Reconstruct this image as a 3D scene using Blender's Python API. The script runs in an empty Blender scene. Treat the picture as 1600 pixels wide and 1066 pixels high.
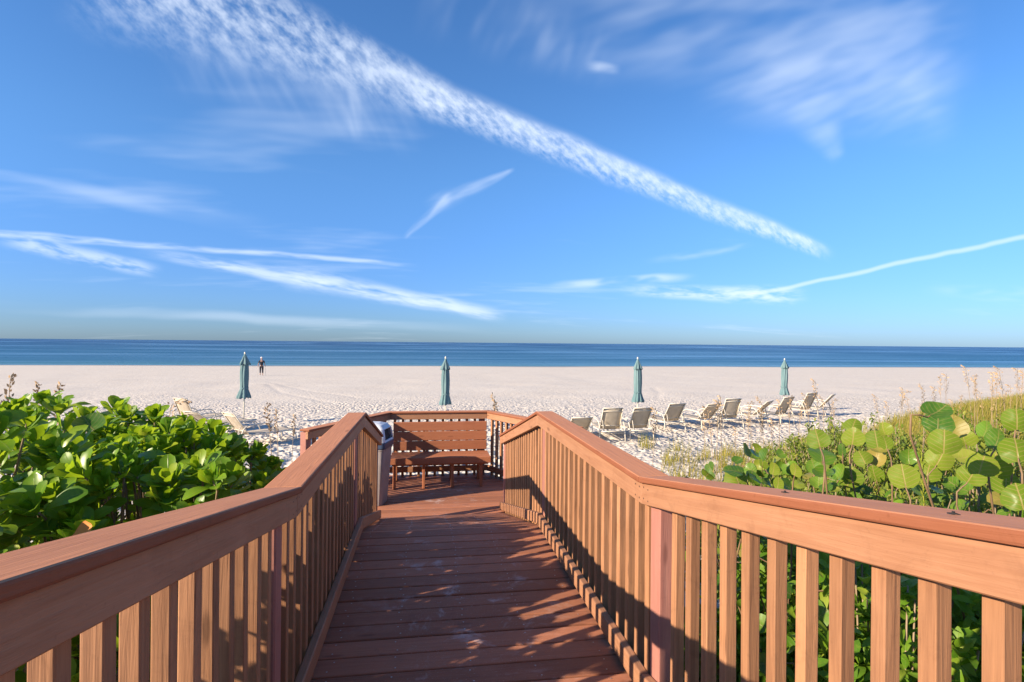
import bpy, bmesh, math, random
import numpy as np
from mathutils import Vector, Matrix, Quaternion

random.seed(7); rng = np.random.default_rng(11)
scene = bpy.context.scene
COL = scene.collection
R = math.radians

# ------------------------------------------------------------------ camera
# world: +Y runs along the boardwalk to the sea, z = 0 is the level stretch of deck
FPX, EYE = 860.0, 1.478
ROLL, PITCH, YAW = math.atan(14/1600), math.atan(3/FPX), math.atan(132/FPX)
def ray(px, py):
    """direction of a photograph pixel (1600 x 1066), forward component 1"""
    u, v = px-800, -(py-533)
    c, s = math.cos(ROLL), math.sin(ROLL)
    u, v = u*c - v*s, u*s + v*c
    d = (u, FPX, v)
    cp, sp = math.cos(PITCH), math.sin(PITCH)
    d = (d[0], d[1]*cp-d[2]*sp, d[1]*sp+d[2]*cp)
    cy, sy = math.cos(YAW), math.sin(YAW)
    return Vector((d[0]*cy+d[1]*sy, -d[0]*sy+d[1]*cy, d[2]))/FPX
EYEP = Vector((0, 0, EYE))
def at_depth(px, py, d): return EYEP + ray(px, py)*d
def at_z(px, py, z):
    r = ray(px, py); return EYEP + r*((z-EYE)/r.z)

cam = bpy.data.cameras.new('camera'); camo = bpy.data.objects.new('camera', cam); COL.objects.link(camo)
cam.sensor_width = 36; cam.lens = FPX/1600*36; cam.clip_start = .05; cam.clip_end = 100000
c0 = ray(800, 533); cx = (ray(800+FPX, 533)-c0).normalized(); cy = (ray(800, 533-FPX)-c0).normalized()
m = Matrix.Identity(4)
for i in range(3): m[i][0], m[i][1], m[i][2] = cx[i], cy[i], -c0.normalized()[i]
m.translation = EYEP; camo.matrix_world = m
scene.camera = camo

# ------------------------------------------------------------------ light
SUN = Vector((-.854, -.332, .400)).normalized()
SUN_EL = math.asin(SUN.z); SUN_AZ = math.atan2(SUN.x, SUN.y)
sl = bpy.data.lights.new('sun', 'SUN'); sl.energy = 5.0; sl.angle = R(.5); sl.color = (1.0, .83, .64)
slo = bpy.data.objects.new('sun', sl); COL.objects.link(slo)
slo.rotation_euler = SUN.to_track_quat('Z', 'Y').to_euler()
scene.view_settings.view_transform = 'Standard'; scene.view_settings.look = 'None'
scene.view_settings.exposure = 1.02; scene.view_settings.gamma = 1

class NT:
    """small helper to write node graphs"""
    def __init__(s, tree): s.t = tree; s.n = tree.nodes; s.l = tree.links
    def node(s, typ, props=None, **inp):
        n = s.n.new(typ)
        for k, v in (props or {}).items(): setattr(n, k, v)
        for k, v in inp.items(): s.set(n, k, v)
        return n
    def set(s, n, k, v):
        k = int(k[1:]) if k[0] == 'i' and k[1:].isdigit() else k.replace('_', ' ')
        sock = n.inputs[k]
        if isinstance(v, bpy.types.NodeSocket): s.l.new(v, sock)
        else: sock.default_value = v
    def math(s, op, a, b=0.0, c=None, clamp=False):
        n = s.n.new('ShaderNodeMath'); n.operation = op; n.use_clamp = clamp
        s.set(n, 'i0', a); s.set(n, 'i1', b)
        if c is not None: s.set(n, 'i2', c)
        return n.outputs[0]
    def vmath(s, op, a, b=(0, 0, 0)):
        n = s.n.new('ShaderNodeVectorMath'); n.operation = op
        s.set(n, 'i0', a)
        if op == 'SCALE': s.set(n, 'Scale', b)
        else: s.set(n, 'i1', b)
        return n.outputs[1] if op in ('DOT_PRODUCT', 'LENGTH', 'DISTANCE') else n.outputs[0]
    def mix(s, f, a, b, blend='MIX'):
        n = s.n.new('ShaderNodeMix'); n.data_type = 'RGBA'; n.blend_type = blend
        s.set(n, 'i0', f); s.set(n, 'i6', a); s.set(n, 'i7', b); return n.outputs[2]
    def noise(s, vec, scale, detail=3, rough=.55, dist=0.0, dim='3D'):
        n = s.node('ShaderNodeTexNoise', {'noise_dimensions': dim}, Scale=scale, Detail=detail, Roughness=rough, Distortion=dist)
        if vec is not None: s.set(n, 'Vector', vec)
        return n.outputs[0]
    def ramp(s, v, a, b, lo=0.0, hi=1.0, smooth=True):
        n = s.n.new('ShaderNodeMapRange'); n.interpolation_type = 'SMOOTHSTEP' if smooth else 'LINEAR'
        s.set(n, 'i0', v); s.set(n, 'i1', a); s.set(n, 'i2', b); s.set(n, 'i3', lo); s.set(n, 'i4', hi)
        return n.outputs[0]
    def comb(s, x, y, z):
        n = s.n.new('ShaderNodeCombineXYZ'); s.set(n, 'i0', x); s.set(n, 'i1', y); s.set(n, 'i2', z); return n.outputs[0]
    def sep(s, v):
        n = s.n.new('ShaderNodeSeparateXYZ'); s.set(n, 'i0', v); return n.outputs

# ------------------------------------------------------------------ sky with high thin cloud
world = bpy.data.worlds.new('World'); scene.world = world; world.use_nodes = True
w = NT(world.node_tree)
for n in list(w.n): w.n.remove(n)
sky = w.node('ShaderNodeTexSky'); sky.sky_type = 'NISHITA'; sky.sun_disc = False
sky.sun_elevation = SUN_EL; sky.sun_rotation = SUN_AZ
sky.altitude = 0; sky.air_density = 1.0; sky.dust_density = .35; sky.ozone_density = 2.6
tc = w.node('ShaderNodeTexCoord')
D = w.sep(tc.outputs['Generated'])
yy = w.math('MAXIMUM', D[1], .05)
q = w.comb(w.math('DIVIDE', D[0], yy), w.math('DIVIDE', D[2], yy), 0.0)
wob = w.node('ShaderNodeTexNoise', {'noise_dimensions': '2D'}, Scale=7.0, Detail=2.0); w.set(wob, 'Vector', q)
q = w.vmath('ADD', q, w.vmath('SCALE', w.vmath('SUBTRACT', wob.outputs[1], (.5, .5, .5)), .011))
front = w.ramp(D[1], .05, .3)
def qpt(px, py):
    r = ray(px, py); return Vector((r.x/r.y, r.z/r.y, 0))
def stroke(a, b, wa, wb, dens, lo=.35, hi=.75, nd=None, along=10., across=40., up=1.0, dn=1.0, taper=(.0, .0), detail=2, seed=0., edge=.1):
    """one drift of cirrus between two directions; widths in photo pixels; noise is stretched along nd"""
    A, B = qpt(*a), qpt(*b); L = (B-A).length; d = (B-A)/L
    nv = Vector((-d.y, d.x, 0))
    if nv.y < 0: nv = -nv
    rel = w.vmath('SUBTRACT', q, A)
    t = w.math('DIVIDE', w.vmath('DOT_PRODUCT', rel, d), L)
    c = w.vmath('DOT_PRODUCT', rel, nv)
    wid = w.ramp(t, 0, 1, wa/FPX, wb/FPX, False)
    cn = w.math('DIVIDE', c, wid)
    side = w.math('MULTIPLY', cn, w.math('ADD', w.math('MULTIPLY', w.math('GREATER_THAN', cn, 0.), 1/up-(-1/dn)), -1/dn))
    mask = w.ramp(side, edge, 1.0, 1.0, 0.0)
    m1 = w.ramp(t, -taper[0]-.02, taper[0]+.02); m2 = w.ramp(t, 1-taper[1]-.02, 1+taper[1]+.02, 1.0, 0.0)
    nn = (qpt(800+nd[0], 300+nd[1])-qpt(800, 300)).normalized() if nd else d
    pn = Vector((-nn.y, nn.x, 0))
    vec = w.comb(w.math('MULTIPLY', w.vmath('DOT_PRODUCT', q, nn), along), w.math('ADD', w.math('MULTIPLY', w.vmath('DOT_PRODUCT', q, pn), across), seed*7.3), 0.)
    tex = w.ramp(w.noise(vec, 1.0, min(detail, 3), .6, 0., '2D'), lo, hi)
    o = w.math('MULTIPLY', w.math('MULTIPLY', mask, tex), w.math('MULTIPLY', m1, m2))
    return w.math('MULTIPLY', o, dens*.78)
S = []
# broad broken contrail from upper left to lower right
S.append(stroke((180, -75), (700, 152), 120, 40, .66, .20, .86, nd=(1, 1.1), along=26, across=52, up=.75, dn=1.25, taper=(.1, .03), detail=3, seed=1, edge=.2))
S.append(stroke((640, 132), (1282, 390), 42, 18, .72, .18, .84, nd=(1, .9), along=40, across=85, up=.7, dn=1.15, taper=(.06, .02), detail=3, seed=2, edge=.3))
S.append(stroke((560, 95), (1280, 386), 34, 15, .42, .0, .75, along=6, across=30, taper=(.1, .03), seed=3))
# streaks falling below it
S.append(stroke((300, 60), (640, 200), 100, 55, .25, .34, .9, nd=(.5, 1), along=4, across=20, taper=(.15, .1), detail=2, seed=4))
S.append(stroke((540, 120), (556, 212), 24, 12, .34, .25, .75, nd=(.2, 1), along=5, across=26, taper=(.2, .15), detail=2, seed=5))
# low bands on the left
S.append(stroke((-60, 360), (615, 413), 8, 5, .56, .22, .6, along=7, across=55, taper=(.02, .06), detail=3, seed=6))
S.append(stroke((270, 402), (770, 492), 10, 14, .68, .25, .62, along=9, across=60, up=1.3, taper=(.12, .04), detail=3, seed=7))
S.append(stroke((450, 432), (720, 480), 26, 13, .5, .25, .65, along=14, across=60, taper=(.1, .06), detail=3, seed=8))
S.append(stroke((20, 375), (235, 422), 18, 15, .6, .3, .68, along=15, across=60, taper=(.15, .1), detail=3, seed=9))
S.append(stroke((-60, 262), (340, 340), 9, 22, .24, .2, .7, along=4, across=20, taper=(.02, .25), seed=10))
# right-hand contrail and its tail
S.append(stroke((1170, 462), (1660, 358), 5, 8, .55, .15, .5, along=4, across=20, taper=(.02, 0), seed=11))
S.append(stroke((1000, 455), (1240, 462), 13, 22, .8, .28, .66, along=13, across=55, taper=(.15, .12), detail=3, seed=12))
S.append(stroke((885, 446), (1060, 434), 9, 10, .6, .3, .65, along=10, across=30, taper=(.2, .2), seed=13))
# small hook, faint veils high up
S.append(stroke((634, 370), (700, 308), 6, 12, .42, .2, .8, along=9, across=45, taper=(.04, .1), seed=14))
S.append(stroke((680, 318), (800, 266), 22, 5, .36, .2, .85, along=9, across=45, taper=(.15, .04), seed=15))
S.append(stroke((700, 10), (960, 90), 80, 70, .26, .34, .9, nd=(-.45, 1), along=4, across=14, taper=(.2, .2), seed=16))
S.append(stroke((900, 40), (1480, 60), 100, 190, .36, .2, .9, nd=(1, -.35), along=3.5, across=13, taper=(.25, .1), seed=17))
S.append(stroke((1130, 130), (1470, 150), 95, 130, .36, .15, .85, nd=(1, -.4), along=4, across=16, up=1.2, dn=.9, taper=(.2, .12), seed=18))
S.append(stroke((1235, 100), (1308, 250), 120, 22, .30, .15, .9, nd=(1, -.4), along=4, across=18, taper=(.25, .03), seed=23))
S.append(stroke((925, 105), (960, 108), 14, 12, .4, .2, .6, along=10, across=20, taper=(.4, .4), seed=19))
S.append(stroke((1040, 405), (1160, 385), 10, 8, .26, .3, .7, along=9, across=35, taper=(.3, .3), seed=20))
S.append(stroke((1480, 455), (1640, 455), 14, 14, .3, .3, .7, along=5, across=24, taper=(.3, .1), seed=21))
S.append(stroke((20, 480), (700, 512), 12, 10, .28, .25, .7, along=2, across=16, taper=(.2, .2), seed=22))
clear = None
for s_ in S:
    inv = w.math('SUBTRACT', 1.0, s_, clamp=True)
    clear = inv if clear is None else w.math('MULTIPLY', clear, inv)
# the same thin cirrus carries on over the rest of the sky
dz = w.math('ADD', w.math('MAXIMUM', D[2], 0.0), .12)
pl = w.comb(w.math('DIVIDE', D[0], dz), w.math('DIVIDE', D[1], dz), 3.0)
gen = w.math('MULTIPLY', w.ramp(w.noise(w.vmath('MULTIPLY', pl, (.5, 1.3, 1)), 1.0, 4, .6, 0., '2D'), .56, .85), .22)
alpha = w.math('SUBTRACT', 1.0, w.math('MULTIPLY', w.math('SUBTRACT', 1.0, w.math('MULTIPLY', w.math('SUBTRACT', 1.0, clear), front)), w.math('SUBTRACT', 1.0, gen)))
hsv = w.node('ShaderNodeHueSaturation', Saturation=1.12, Value=1.0, Color=sky.outputs[0])
skyc = w.mix(1.0, hsv.outputs[0], w.mix(w.ramp(D[2], 0., .34), (.53, .83, 1.58, 1), (1.06, 1.44, 1.84, 1)), 'MULTIPLY')
CLOUD = (9.6, 10.6, 12.0, 1)
world.cycles.sampling_method = 'MANUAL'; world.cycles.sample_map_resolution = 512
plain_bg = w.node('ShaderNodeBackground', Strength=.056, Color=w.mix(gen, skyc, CLOUD))
cloud_bg = w.node('ShaderNodeBackground', Strength=.056, Color=w.mix(alpha, skyc, CLOUD))
ahead = w.math('MULTIPLY', w.math('GREATER_THAN', D[1], .06), w.math('GREATER_THAN', D[2], .01))   # the drifts lie over the sea
bg = w.node('ShaderNodeMixShader', i0=ahead); w.l.new(plain_bg.outputs[0], bg.inputs[1]); w.l.new(cloud_bg.outputs[0], bg.inputs[2])
out = w.node('ShaderNodeOutputWorld'); w.l.new(bg.outputs[0], out.inputs[0])

# ------------------------------------------------------------------ helpers
def tag(o, label=None, cat=None, group=None, kind=None):
    if label: o['label'] = label
    if cat: o['category'] = cat
    if group: o['group'] = group
    if kind: o['kind'] = kind
    return o
def empty(name, loc=(0, 0, 0), rz=0.0):
    o = bpy.data.objects.new(name, None); COL.objects.link(o); o.location = loc; o.rotation_euler = (0, 0, rz)
    o.empty_display_size = .1
    return o
def put(name, mesh, parent=None, loc=(0, 0, 0), rot=None, scale=None, mat=None):
    o = bpy.data.objects.new(name, mesh); COL.objects.link(o)
    o.location = loc
    if rot is not None: o.rotation_euler = rot
    if scale is not None: o.scale = scale
    if parent is not None: o.parent = parent
    if mat is not None and not mesh.materials: mesh.materials.append(mat)
    return o
def fast_mesh(name, co, loops, totals, mat, uv_loop=None, smooth=True):
    """mesh straight from arrays"""
    me = bpy.data.meshes.new(name); co = np.ascontiguousarray(co, np.float32); loops = np.ascontiguousarray(loops, np.int32); totals = np.ascontiguousarray(totals, np.int32)
    me.vertices.add(len(co)); me.vertices.foreach_set('co', co.ravel()); me.loops.add(len(loops)); me.loops.foreach_set('vertex_index', loops)
    me.polygons.add(len(totals)); me.polygons.foreach_set('loop_start', np.concatenate([[0], np.cumsum(totals)[:-1]]).astype(np.int32)); me.polygons.foreach_set('loop_total', totals)
    me.polygons.foreach_set('use_smooth', np.full(len(totals), smooth)); me.update(calc_edges=True)
    if uv_loop is not None: me.uv_layers.new(name='UVMap').data.foreach_set('uv', np.ascontiguousarray(uv_loop, np.float32).ravel())
    me.materials.append(mat); return me
def mesh_from(name, V, Fc, mat=None, smooth=False, uv=None):
    me = bpy.data.meshes.new(name); me.from_pydata([tuple(v) for v in V], [], Fc)
    if uv is not None:
        ul = me.uv_layers.new(name='UVMap'); li = np.zeros(len(me.loops), dtype=np.int32); me.loops.foreach_get('vertex_index', li)
        ul.data.foreach_set('uv', np.asarray(uv, dtype=np.float32)[li].ravel())
    if smooth: me.polygons.foreach_set('use_smooth', [True]*len(me.polygons))
    if mat: me.materials.append(mat)
    me.update(); return me
def bm_mesh(name, bm, mat, axis=None, smooth=False):
    """finish a bmesh; the grain (u) runs along axis"""
    bmesh.ops.recalc_face_normals(bm, faces=bm.faces)
    if axis is not None:
        ax = Vector(axis).normalized(); s1 = ax.orthogonal().normalized(); s2 = ax.cross(s1)
        ul = bm.loops.layers.uv.new('UVMap')
        for f in bm.faces:
            n = f.normal; sd = s2 if abs(n.dot(s1)) > abs(n.dot(s2)) else s1
            k = 0.37*round(n.dot(s1)) + .61*round(n.dot(s2))
            for lp in f.loops: lp[ul].uv = (lp.vert.co.dot(ax), lp.vert.co.dot(sd)+k)
    me = bpy.data.meshes.new(name); bm.to_mesh(me); bm.free()
    if mat: me.materials.append(mat)
    if smooth: me.polygons.foreach_set('use_smooth', [True]*len(me.polygons))
    return me
def hexa(bm, c):
    """box from 8 corners: 4 at one end (loop), 4 at the other"""
    vs = [bm.verts.new(v) for v in c]
    for f in ((0, 1, 2, 3), (7, 6, 5, 4), (0, 4, 5, 1), (1, 5, 6, 2), (2, 6, 7, 3), (3, 7, 4, 0)): bm.faces.new([vs[i] for i in f])
def hexa_mesh(name, c, mat, axis, bevel=.004, seg=1):
    bm = bmesh.new(); hexa(bm, c)
    bmesh.ops.recalc_face_normals(bm, faces=bm.faces)
    if bevel: bmesh.ops.bevel(bm, geom=bm.edges[:], offset=bevel, segments=seg, affect='EDGES', profile=.5, clamp_overlap=True)
    return bm_mesh(name, bm, mat, axis)
def boxc(x0, x1, y0, y1, z0, z1, along='y'):
    if along == 'y': return [(x0, y0, z0), (x1, y0, z0), (x1, y0, z1), (x0, y0, z1), (x0, y1, z0), (x1, y1, z0), (x1, y1, z1), (x0, y1, z1)]
    if along == 'x': return [(x0, y0, z0), (x0, y1, z0), (x0, y1, z1), (x0, y0, z1), (x1, y0, z0), (x1, y1, z0), (x1, y1, z1), (x1, y0, z1)]
    return [(x0, y0, z0), (x1, y0, z0), (x1, y1, z0), (x0, y1, z0), (x0, y0, z1), (x1, y0, z1), (x1, y1, z1), (x0, y1, z1)]
AX = {'x': (1, 0, 0), 'y': (0, 1, 0), 'z': (0, 0, 1)}
def box(name, x0, x1, y0, y1, z0, z1, along, mat, bevel=.004): return hexa_mesh(name, boxc(x0, x1, y0, y1, z0, z1, along), mat, AX[along], bevel)
def tube_geo(pts, rad, n=6, closed_ends=True):
    pts = [Vector(p) for p in pts]; V = []; Fc = []; k = len(pts)
    rads = rad if isinstance(rad, (list, tuple)) else [rad]*k
    up = None
    for i, p in enumerate(pts):
        t = (pts[min(i+1, k-1)]-pts[max(i-1, 0)]).normalized()
        if up is None: up = t.orthogonal().normalized()
        up = (up - t*up.dot(t)); up = up.normalized() if up.length > 1e-6 else t.orthogonal().normalized()
        sd = t.cross(up)
        for j in range(n):
            a = 2*math.pi*j/n; V.append(p + (up*math.cos(a)+sd*math.sin(a))*rads[i])
    for i in range(k-1):
        for j in range(n): Fc.append((i*n+j, i*n+(j+1) % n, (i+1)*n+(j+1) % n, (i+1)*n+j))
    if closed_ends: Fc += [tuple(range(n))[::-1], tuple((k-1)*n+j for j in range(n))]
    return V, Fc
def merge_geo(parts):
    V, Fc = [], []
    for v, f in parts:
        b = len(V); V += list(v); Fc += [tuple(i+b for i in q_) for q_ in f]
    return V, Fc
def tube(name, pts, rad, mat, n=6): return mesh_from(name, *tube_geo(pts, rad, n), mat=mat, smooth=True)
def smooth_path(pts, k=5):
    """Catmull-Rom through points"""
    P = [Vector(p) for p in pts]; P = [P[0]*2-P[1]] + P + [P[-1]*2-P[-2]]; o = []
    for i in range(1, len(P)-2):
        for j in range(k):
            t = j/k; a, b, c, d = P[i-1], P[i], P[i+1], P[i+2]
            o.append(.5*((2*b)+(c-a)*t+(2*a-5*b+4*c-d)*t*t+(3*b-a-3*c+d)*t**3))
    return o+[P[-2]]

# ------------------------------------------------------------------ materials
def new_mat(name):
    mt = bpy.data.materials.new(name); mt.use_nodes = True; t = NT(mt.node_tree)
    b = t.n.get('Principled BSDF'); return mt, t, b
def wood(name, base, dark, rough=.62, dust=0.0, grain=1.0, var=.22, spec=.3, lit_top=None):
    mt, t, b = new_mat(name)
    uv = t.node('ShaderNodeUVMap').outputs[0]; oi = t.node('ShaderNodeObjectInfo'); rnd = oi.outputs['Random']
    off = t.comb(t.math('MULTIPLY', rnd, 37.), t.math('MULTIPLY', rnd, 91.), t.math('MULTIPLY', rnd, 13.))
    g1 = t.noise(t.vmath('ADD', t.vmath('MULTIPLY', uv, (3., 95., 1.)), off), 1.0, 4, .65, .6)
    g2 = t.noise(t.vmath('ADD', t.vmath('MULTIPLY', uv, (1.3, 14., 1.)), off), 1.0, 3, .55, 1.2)
    pos = t.node('ShaderNodeNewGeometry').outputs['Position']
    blot = t.noise(pos, 2.3, 4, .6); fine = t.noise(pos, 60., 2, .6)
    f = t.math('ADD', t.math('MULTIPLY', t.ramp(g1, .3, .75), .55*grain), t.math('MULTIPLY', t.ramp(g2, .35, .7), .35*grain), clamp=True)
    f = t.math('MULTIPLY', f, t.ramp(blot, .3, .7, .55, 1.15))
    c = t.mix(f, base, dark)
    k = t.ramp(rnd, 0, 1, 1-var, 1+var, False)
    c = t.mix(1.0, c, t.comb(k, k, k), 'MULTIPLY')
    c = t.mix(t.math('MULTIPLY', t.ramp(t.noise(pos, 7., 5, .7, .8), .55, .72), .28), c, tuple(x*.6 for x in dark[:3])+(1,))
    c = t.mix(t.ramp(blot, .52, .75, 0, .3), c, tuple(min(1, x*1.25+.03) for x in base[:3])+(1,))
    c = t.mix(t.math('MULTIPLY', t.ramp(fine, .62, .8), .25), c, tuple(x*.35 for x in base[:3])+(1,))
    if lit_top:      # upward faces painted lighter than the edges, standing in for light from above
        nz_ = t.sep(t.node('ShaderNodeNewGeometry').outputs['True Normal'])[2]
        c = t.mix(t.ramp(nz_, .6, .9), c, t.mix(t.math('MULTIPLY', f, .6), lit_top, base))
    if dust:
        # wind-blown sand trodden into the boards, mostly along the middle of the walk
        P = t.sep(pos)
        mid = t.ramp(t.math('ABSOLUTE', t.math('SUBTRACT', P[0], .24)), .15, .62, 1.0, .15)
        far = t.ramp(P[1], 2.0, 5.0, .75, .62)
        d1 = t.ramp(t.noise(pos, 4.2, 5, .68, .5), .55, .70); d2 = t.ramp(t.noise(t.vmath('MULTIPLY', pos, (5, 13, 1)), 1.0, 4, .7), .55, .8)
        d3 = t.ramp(t.noise(pos, 130., 1, .5), .66, .74)
        dd = t.math('ADD', t.math('MULTIPLY', t.math('MULTIPLY', d1, .6), 1.), t.math('MULTIPLY', d2, .3))
        dd = t.math('ADD', dd, t.math('MULTIPLY', d3, .28))
        dd = t.math('MULTIPLY', t.math('MULTIPLY', dd, mid), t.math('MULTIPLY', far, dust), clamp=True)
        c = t.mix(dd, c, (.62, .55, .52, 1))
    kn = t.node('ShaderNodeTexVoronoi', Scale=1.0, Randomness=1.0); t.set(kn, 'Vector', t.vmath('ADD', t.vmath('MULTIPLY', uv, (2.2, 13., 1.)), off))
    c = t.mix(t.ramp(kn.outputs[0], .05, .14, .6*grain, 0.), c, tuple(x*.45 for x in dark[:3])+(1,))
    bp = t.node('ShaderNodeBump', Strength=.55, Distance=.004, Height=t.math('ADD', g1, t.math('MULTIPLY', g2, .6)))
    t.set(b, 'Base Color', c); t.set(b, 'Roughness', rough); t.set(b, 'Specular IOR Level', spec); t.set(b, 'Normal', bp.outputs[0])
    return mt
M_CAP = wood('stained_cap_wood', (.26, .095, .048, 1), (.19, .065, .032, 1), .62, grain=.7, var=.06, spec=.12, lit_top=(.52, .225, .11, 1))
M_RAIL = wood('stained_rail_wood', (.375, .188, .100, 1), (.26, .115, .058, 1), .6, grain=1.0, var=.05)
M_BAL = wood('baluster_wood', (.405, .20, .098, 1), (.20, .092, .046, 1), .68, grain=1.15, var=.16)
M_POST = wood('pinkish_post_wood', (.36, .165, .125, 1), (.29, .105, .08, 1), .65, grain=.8, var=.1)
M_DECK = wood('deck_board_wood', (.395, .165, .090, 1), (.255, .102, .060, 1), .6, dust=1.15, grain=.8, var=.22, spec=.15)
M_BENCH = wood('bench_wood', (.37, .145, .072, 1), (.27, .095, .048, 1), .6, grain=.7, var=.12, spec=.15)
M_UNDER = wood('under_frame_wood', (.22, .12, .08, 1), (.14, .07, .045, 1), .75, var=.1)
def plain(name, col, rough=.5, spec=.4, metal=0.0, bumpy=0.0, scale=40., vary=.12):
    mt, t, b = new_mat(name)
    pos = t.node('ShaderNodeNewGeometry').outputs['Position']
    n = t.noise(pos, scale*.2, 4, .6); n2 = t.noise(pos, scale, 2, .5)
    k = t.ramp(n, .25, .75, 1-vary, 1+vary)
    t.set(b, 'Base Color', t.mix(1.0, col, t.comb(k, k, k), 'MULTIPLY'))
    t.set(b, 'Roughness', t.ramp(n, .2, .8, max(.05, rough-.08), min(1, rough+.08))); t.set(b, 'Specular IOR Level', spec); t.set(b, 'Metallic', metal)
    if bumpy: t.set(b, 'Normal', t.node('ShaderNodeBump', Strength=bumpy, Distance=.005, Height=n2).outputs[0])
    return mt
M_STEEL = plain('zinc_screw', (.5, .48, .45, 1), .4, .5, .8)
M_FRAME = plain('cream_tube', (.62, .56, .45, 1), .4)
M_POLE = plain('pole_white', (.66, .62, .5, 1), .4)
M_BIN = plain('bin_grey_plastic', (.26, .23, .22, 1), .55, bumpy=.1)
M_LID = plain('bin_lid_pale_grey', (.55, .57, .60, 1), .45)
M_NAVY = plain('bin_navy', (.035, .055, .10, 1), .45)
M_BLACK = plain('bin_inside', (.012, .012, .014, 1), .8)
M_SKIN = plain('skin', (.42, .24, .17, 1), .6)
M_DARK = plain('dark_cloth', (.022, .022, .03, 1), .85)
M_HAT = plain('pale_cap', (.62, .62, .62, 1), .8)
M_SLING, t, b = new_mat('tan_sling')
uvw = t.node('ShaderNodeTexCoord').outputs['Object']
wv = t.math('MULTIPLY', t.math('ADD', t.math('SINE', t.math('MULTIPLY', t.sep(uvw)[0], 420.)), t.math('SINE', t.math('MULTIPLY', t.sep(uvw)[2], 420.))), .5)
nz = t.noise(uvw, 7., 3, .6)
t.set(b, 'Base Color', t.mix(t.ramp(nz, .3, .7), (.54, .46, .345, 1), (.62, .54, .42, 1)))
t.set(b, 'Roughness', .8); t.set(b, 'Normal', t.node('ShaderNodeBump', Strength=.3, Distance=.002, Height=wv).outputs[0])
tr = t.node('ShaderNodeBsdfTranslucent', Color=(.6, .5, .35, 1))
mx = t.node('ShaderNodeMixShader', i0=.25); t.l.new(b.outputs[0], mx.inputs[1]); t.l.new(tr.outputs[0], mx.inputs[2])
t.l.new(mx.outputs[0], t.n['Material Output'].inputs[0])
M_CANOPY, t, b = new_mat('teal_canopy')
po = t.node('ShaderNodeTexCoord').outputs['Object']
nz = t.noise(t.vmath('MULTIPLY', po, (9, 9, 1.6)), 1.0, 4, .6)
t.set(b, 'Base Color', t.mix(t.ramp(nz, .3, .7), (.10, .18, .19, 1), (.16, .245, .25, 1)))
t.set(b, 'Roughness', .85); t.set(b, 'Specular IOR Level', .15)
t.set(b, 'Normal', t.node('ShaderNodeBump', Strength=.25, Distance=.01, Height=nz).outputs[0])

M_SAND, t, b = new_mat('white_sand')
pos = t.node('ShaderNodeNewGeometry').outputs['Position']; P = t.sep(pos)
n1 = t.noise(pos, .35, 5, .6); n2 = t.noise(pos, 4.0, 5, .65); n3 = t.noise(pos, 26., 3, .7); n4 = t.noise(pos, 240., 2, .6)
c = t.mix(t.ramp(n2, .3, .75), (.565, .505, .42, 1), (.645, .59, .51, 1))
c = t.mix(t.ramp(n1, .35, .7, 0, .5), c, (.58, .51, .42, 1))
c = t.mix(t.ramp(n3, .60, .78, 0, .22), c, (.40, .335, .28, 1))
c = t.mix(t.ramp(n4, .6, .8, 0, .25), c, (.74, .67, .60, 1))
wet = t.ramp(P[2], -2.845, -2.70, 1.0, 0.0)
c = t.mix(wet, c, (.30, .26, .22, 1))
t.set(b, 'Base Color', c); t.set(b, 'Roughness', t.ramp(wet, 0, 1, .95, .35)); t.set(b, 'Specular IOR Level', .12)
vor = t.node('ShaderNodeTexVoronoi', {'feature': 'SMOOTH_F1'}, Scale=8.0, Smoothness=.6, Randomness=1.0); t.set(vor, 'Vector', t.vmath('ADD', pos, t.vmath('SCALE', t.node('ShaderNodeTexNoise', Vector=pos, Scale=3.0).outputs[1], .25)))
trd = t.ramp(t.noise(pos, .16, 2, .5), .3, .65, .35, 1.0)
near = t.ramp(P[1], 13., 34., 1., .14)
h = t.math('ADD', t.math('MULTIPLY', t.math('MULTIPLY', t.ramp(vor.outputs[0], .1, .75), 2.6), t.math('MULTIPLY', trd, near)), t.math('ADD', t.math('MULTIPLY', n2, .5), t.math('MULTIPLY', t.math('ADD', n3, t.math('MULTIPLY', n4, .2)), .4)))
t.set(b, 'Normal', t.node('ShaderNodeBump', Strength=.6, Distance=.05, Height=h).outputs[0])

M_SEA, t, b = new_mat('gulf_water')
pos = t.node('ShaderNodeNewGeometry').outputs['Position']; P = t.sep(pos)
off = t.math('SUBTRACT', P[1], 101.)
lo = t.math('LOGARITHM', t.math('ADD', t.math('MAXIMUM', off, 0.), 6.0), 10.)        # water deepens away from the beach
deep = t.mix(t.ramp(lo, .8, 1.7), (.075, .21, .25, 1), (.026, .115, .205, 1))
deep = t.mix(t.ramp(lo, 1.7, 3.3), deep, (.012, .052, .135, 1))
st = t.noise(t.comb(t.math('MULTIPLY', P[0], .006), t.math('MULTIPLY', lo, 7.), 0.), 1.0, 4, .6, .3)
st2 = t.noise(t.comb(t.math('MULTIPLY', P[0], .03), t.math('MULTIPLY', lo, 30.), 2.), 1.0, 3, .6, .2)
deep = t.mix(t.ramp(st, .42, .72, 0, .75), deep, (.085, .20, .32, 1))
deep = t.mix(t.ramp(st2, .5, .75, 0, .35), deep, (.08, .18, .27, 1))
t.set(b, 'Base Color', deep); t.set(b, 'Roughness', t.ramp(st, .35, .7, .42, .25)); t.set(b, 'IOR', 1.33); t.set(b, 'Specular IOR Level', .22)
wh = t.noise(t.vmath('MULTIPLY', pos, (.12, .55, 1)), 1.0, 5, .62, .4)
t.set(b, 'Normal', t.node('ShaderNodeBump', Strength=.9, Distance=.7, Height=wh).outputs[0])

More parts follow.
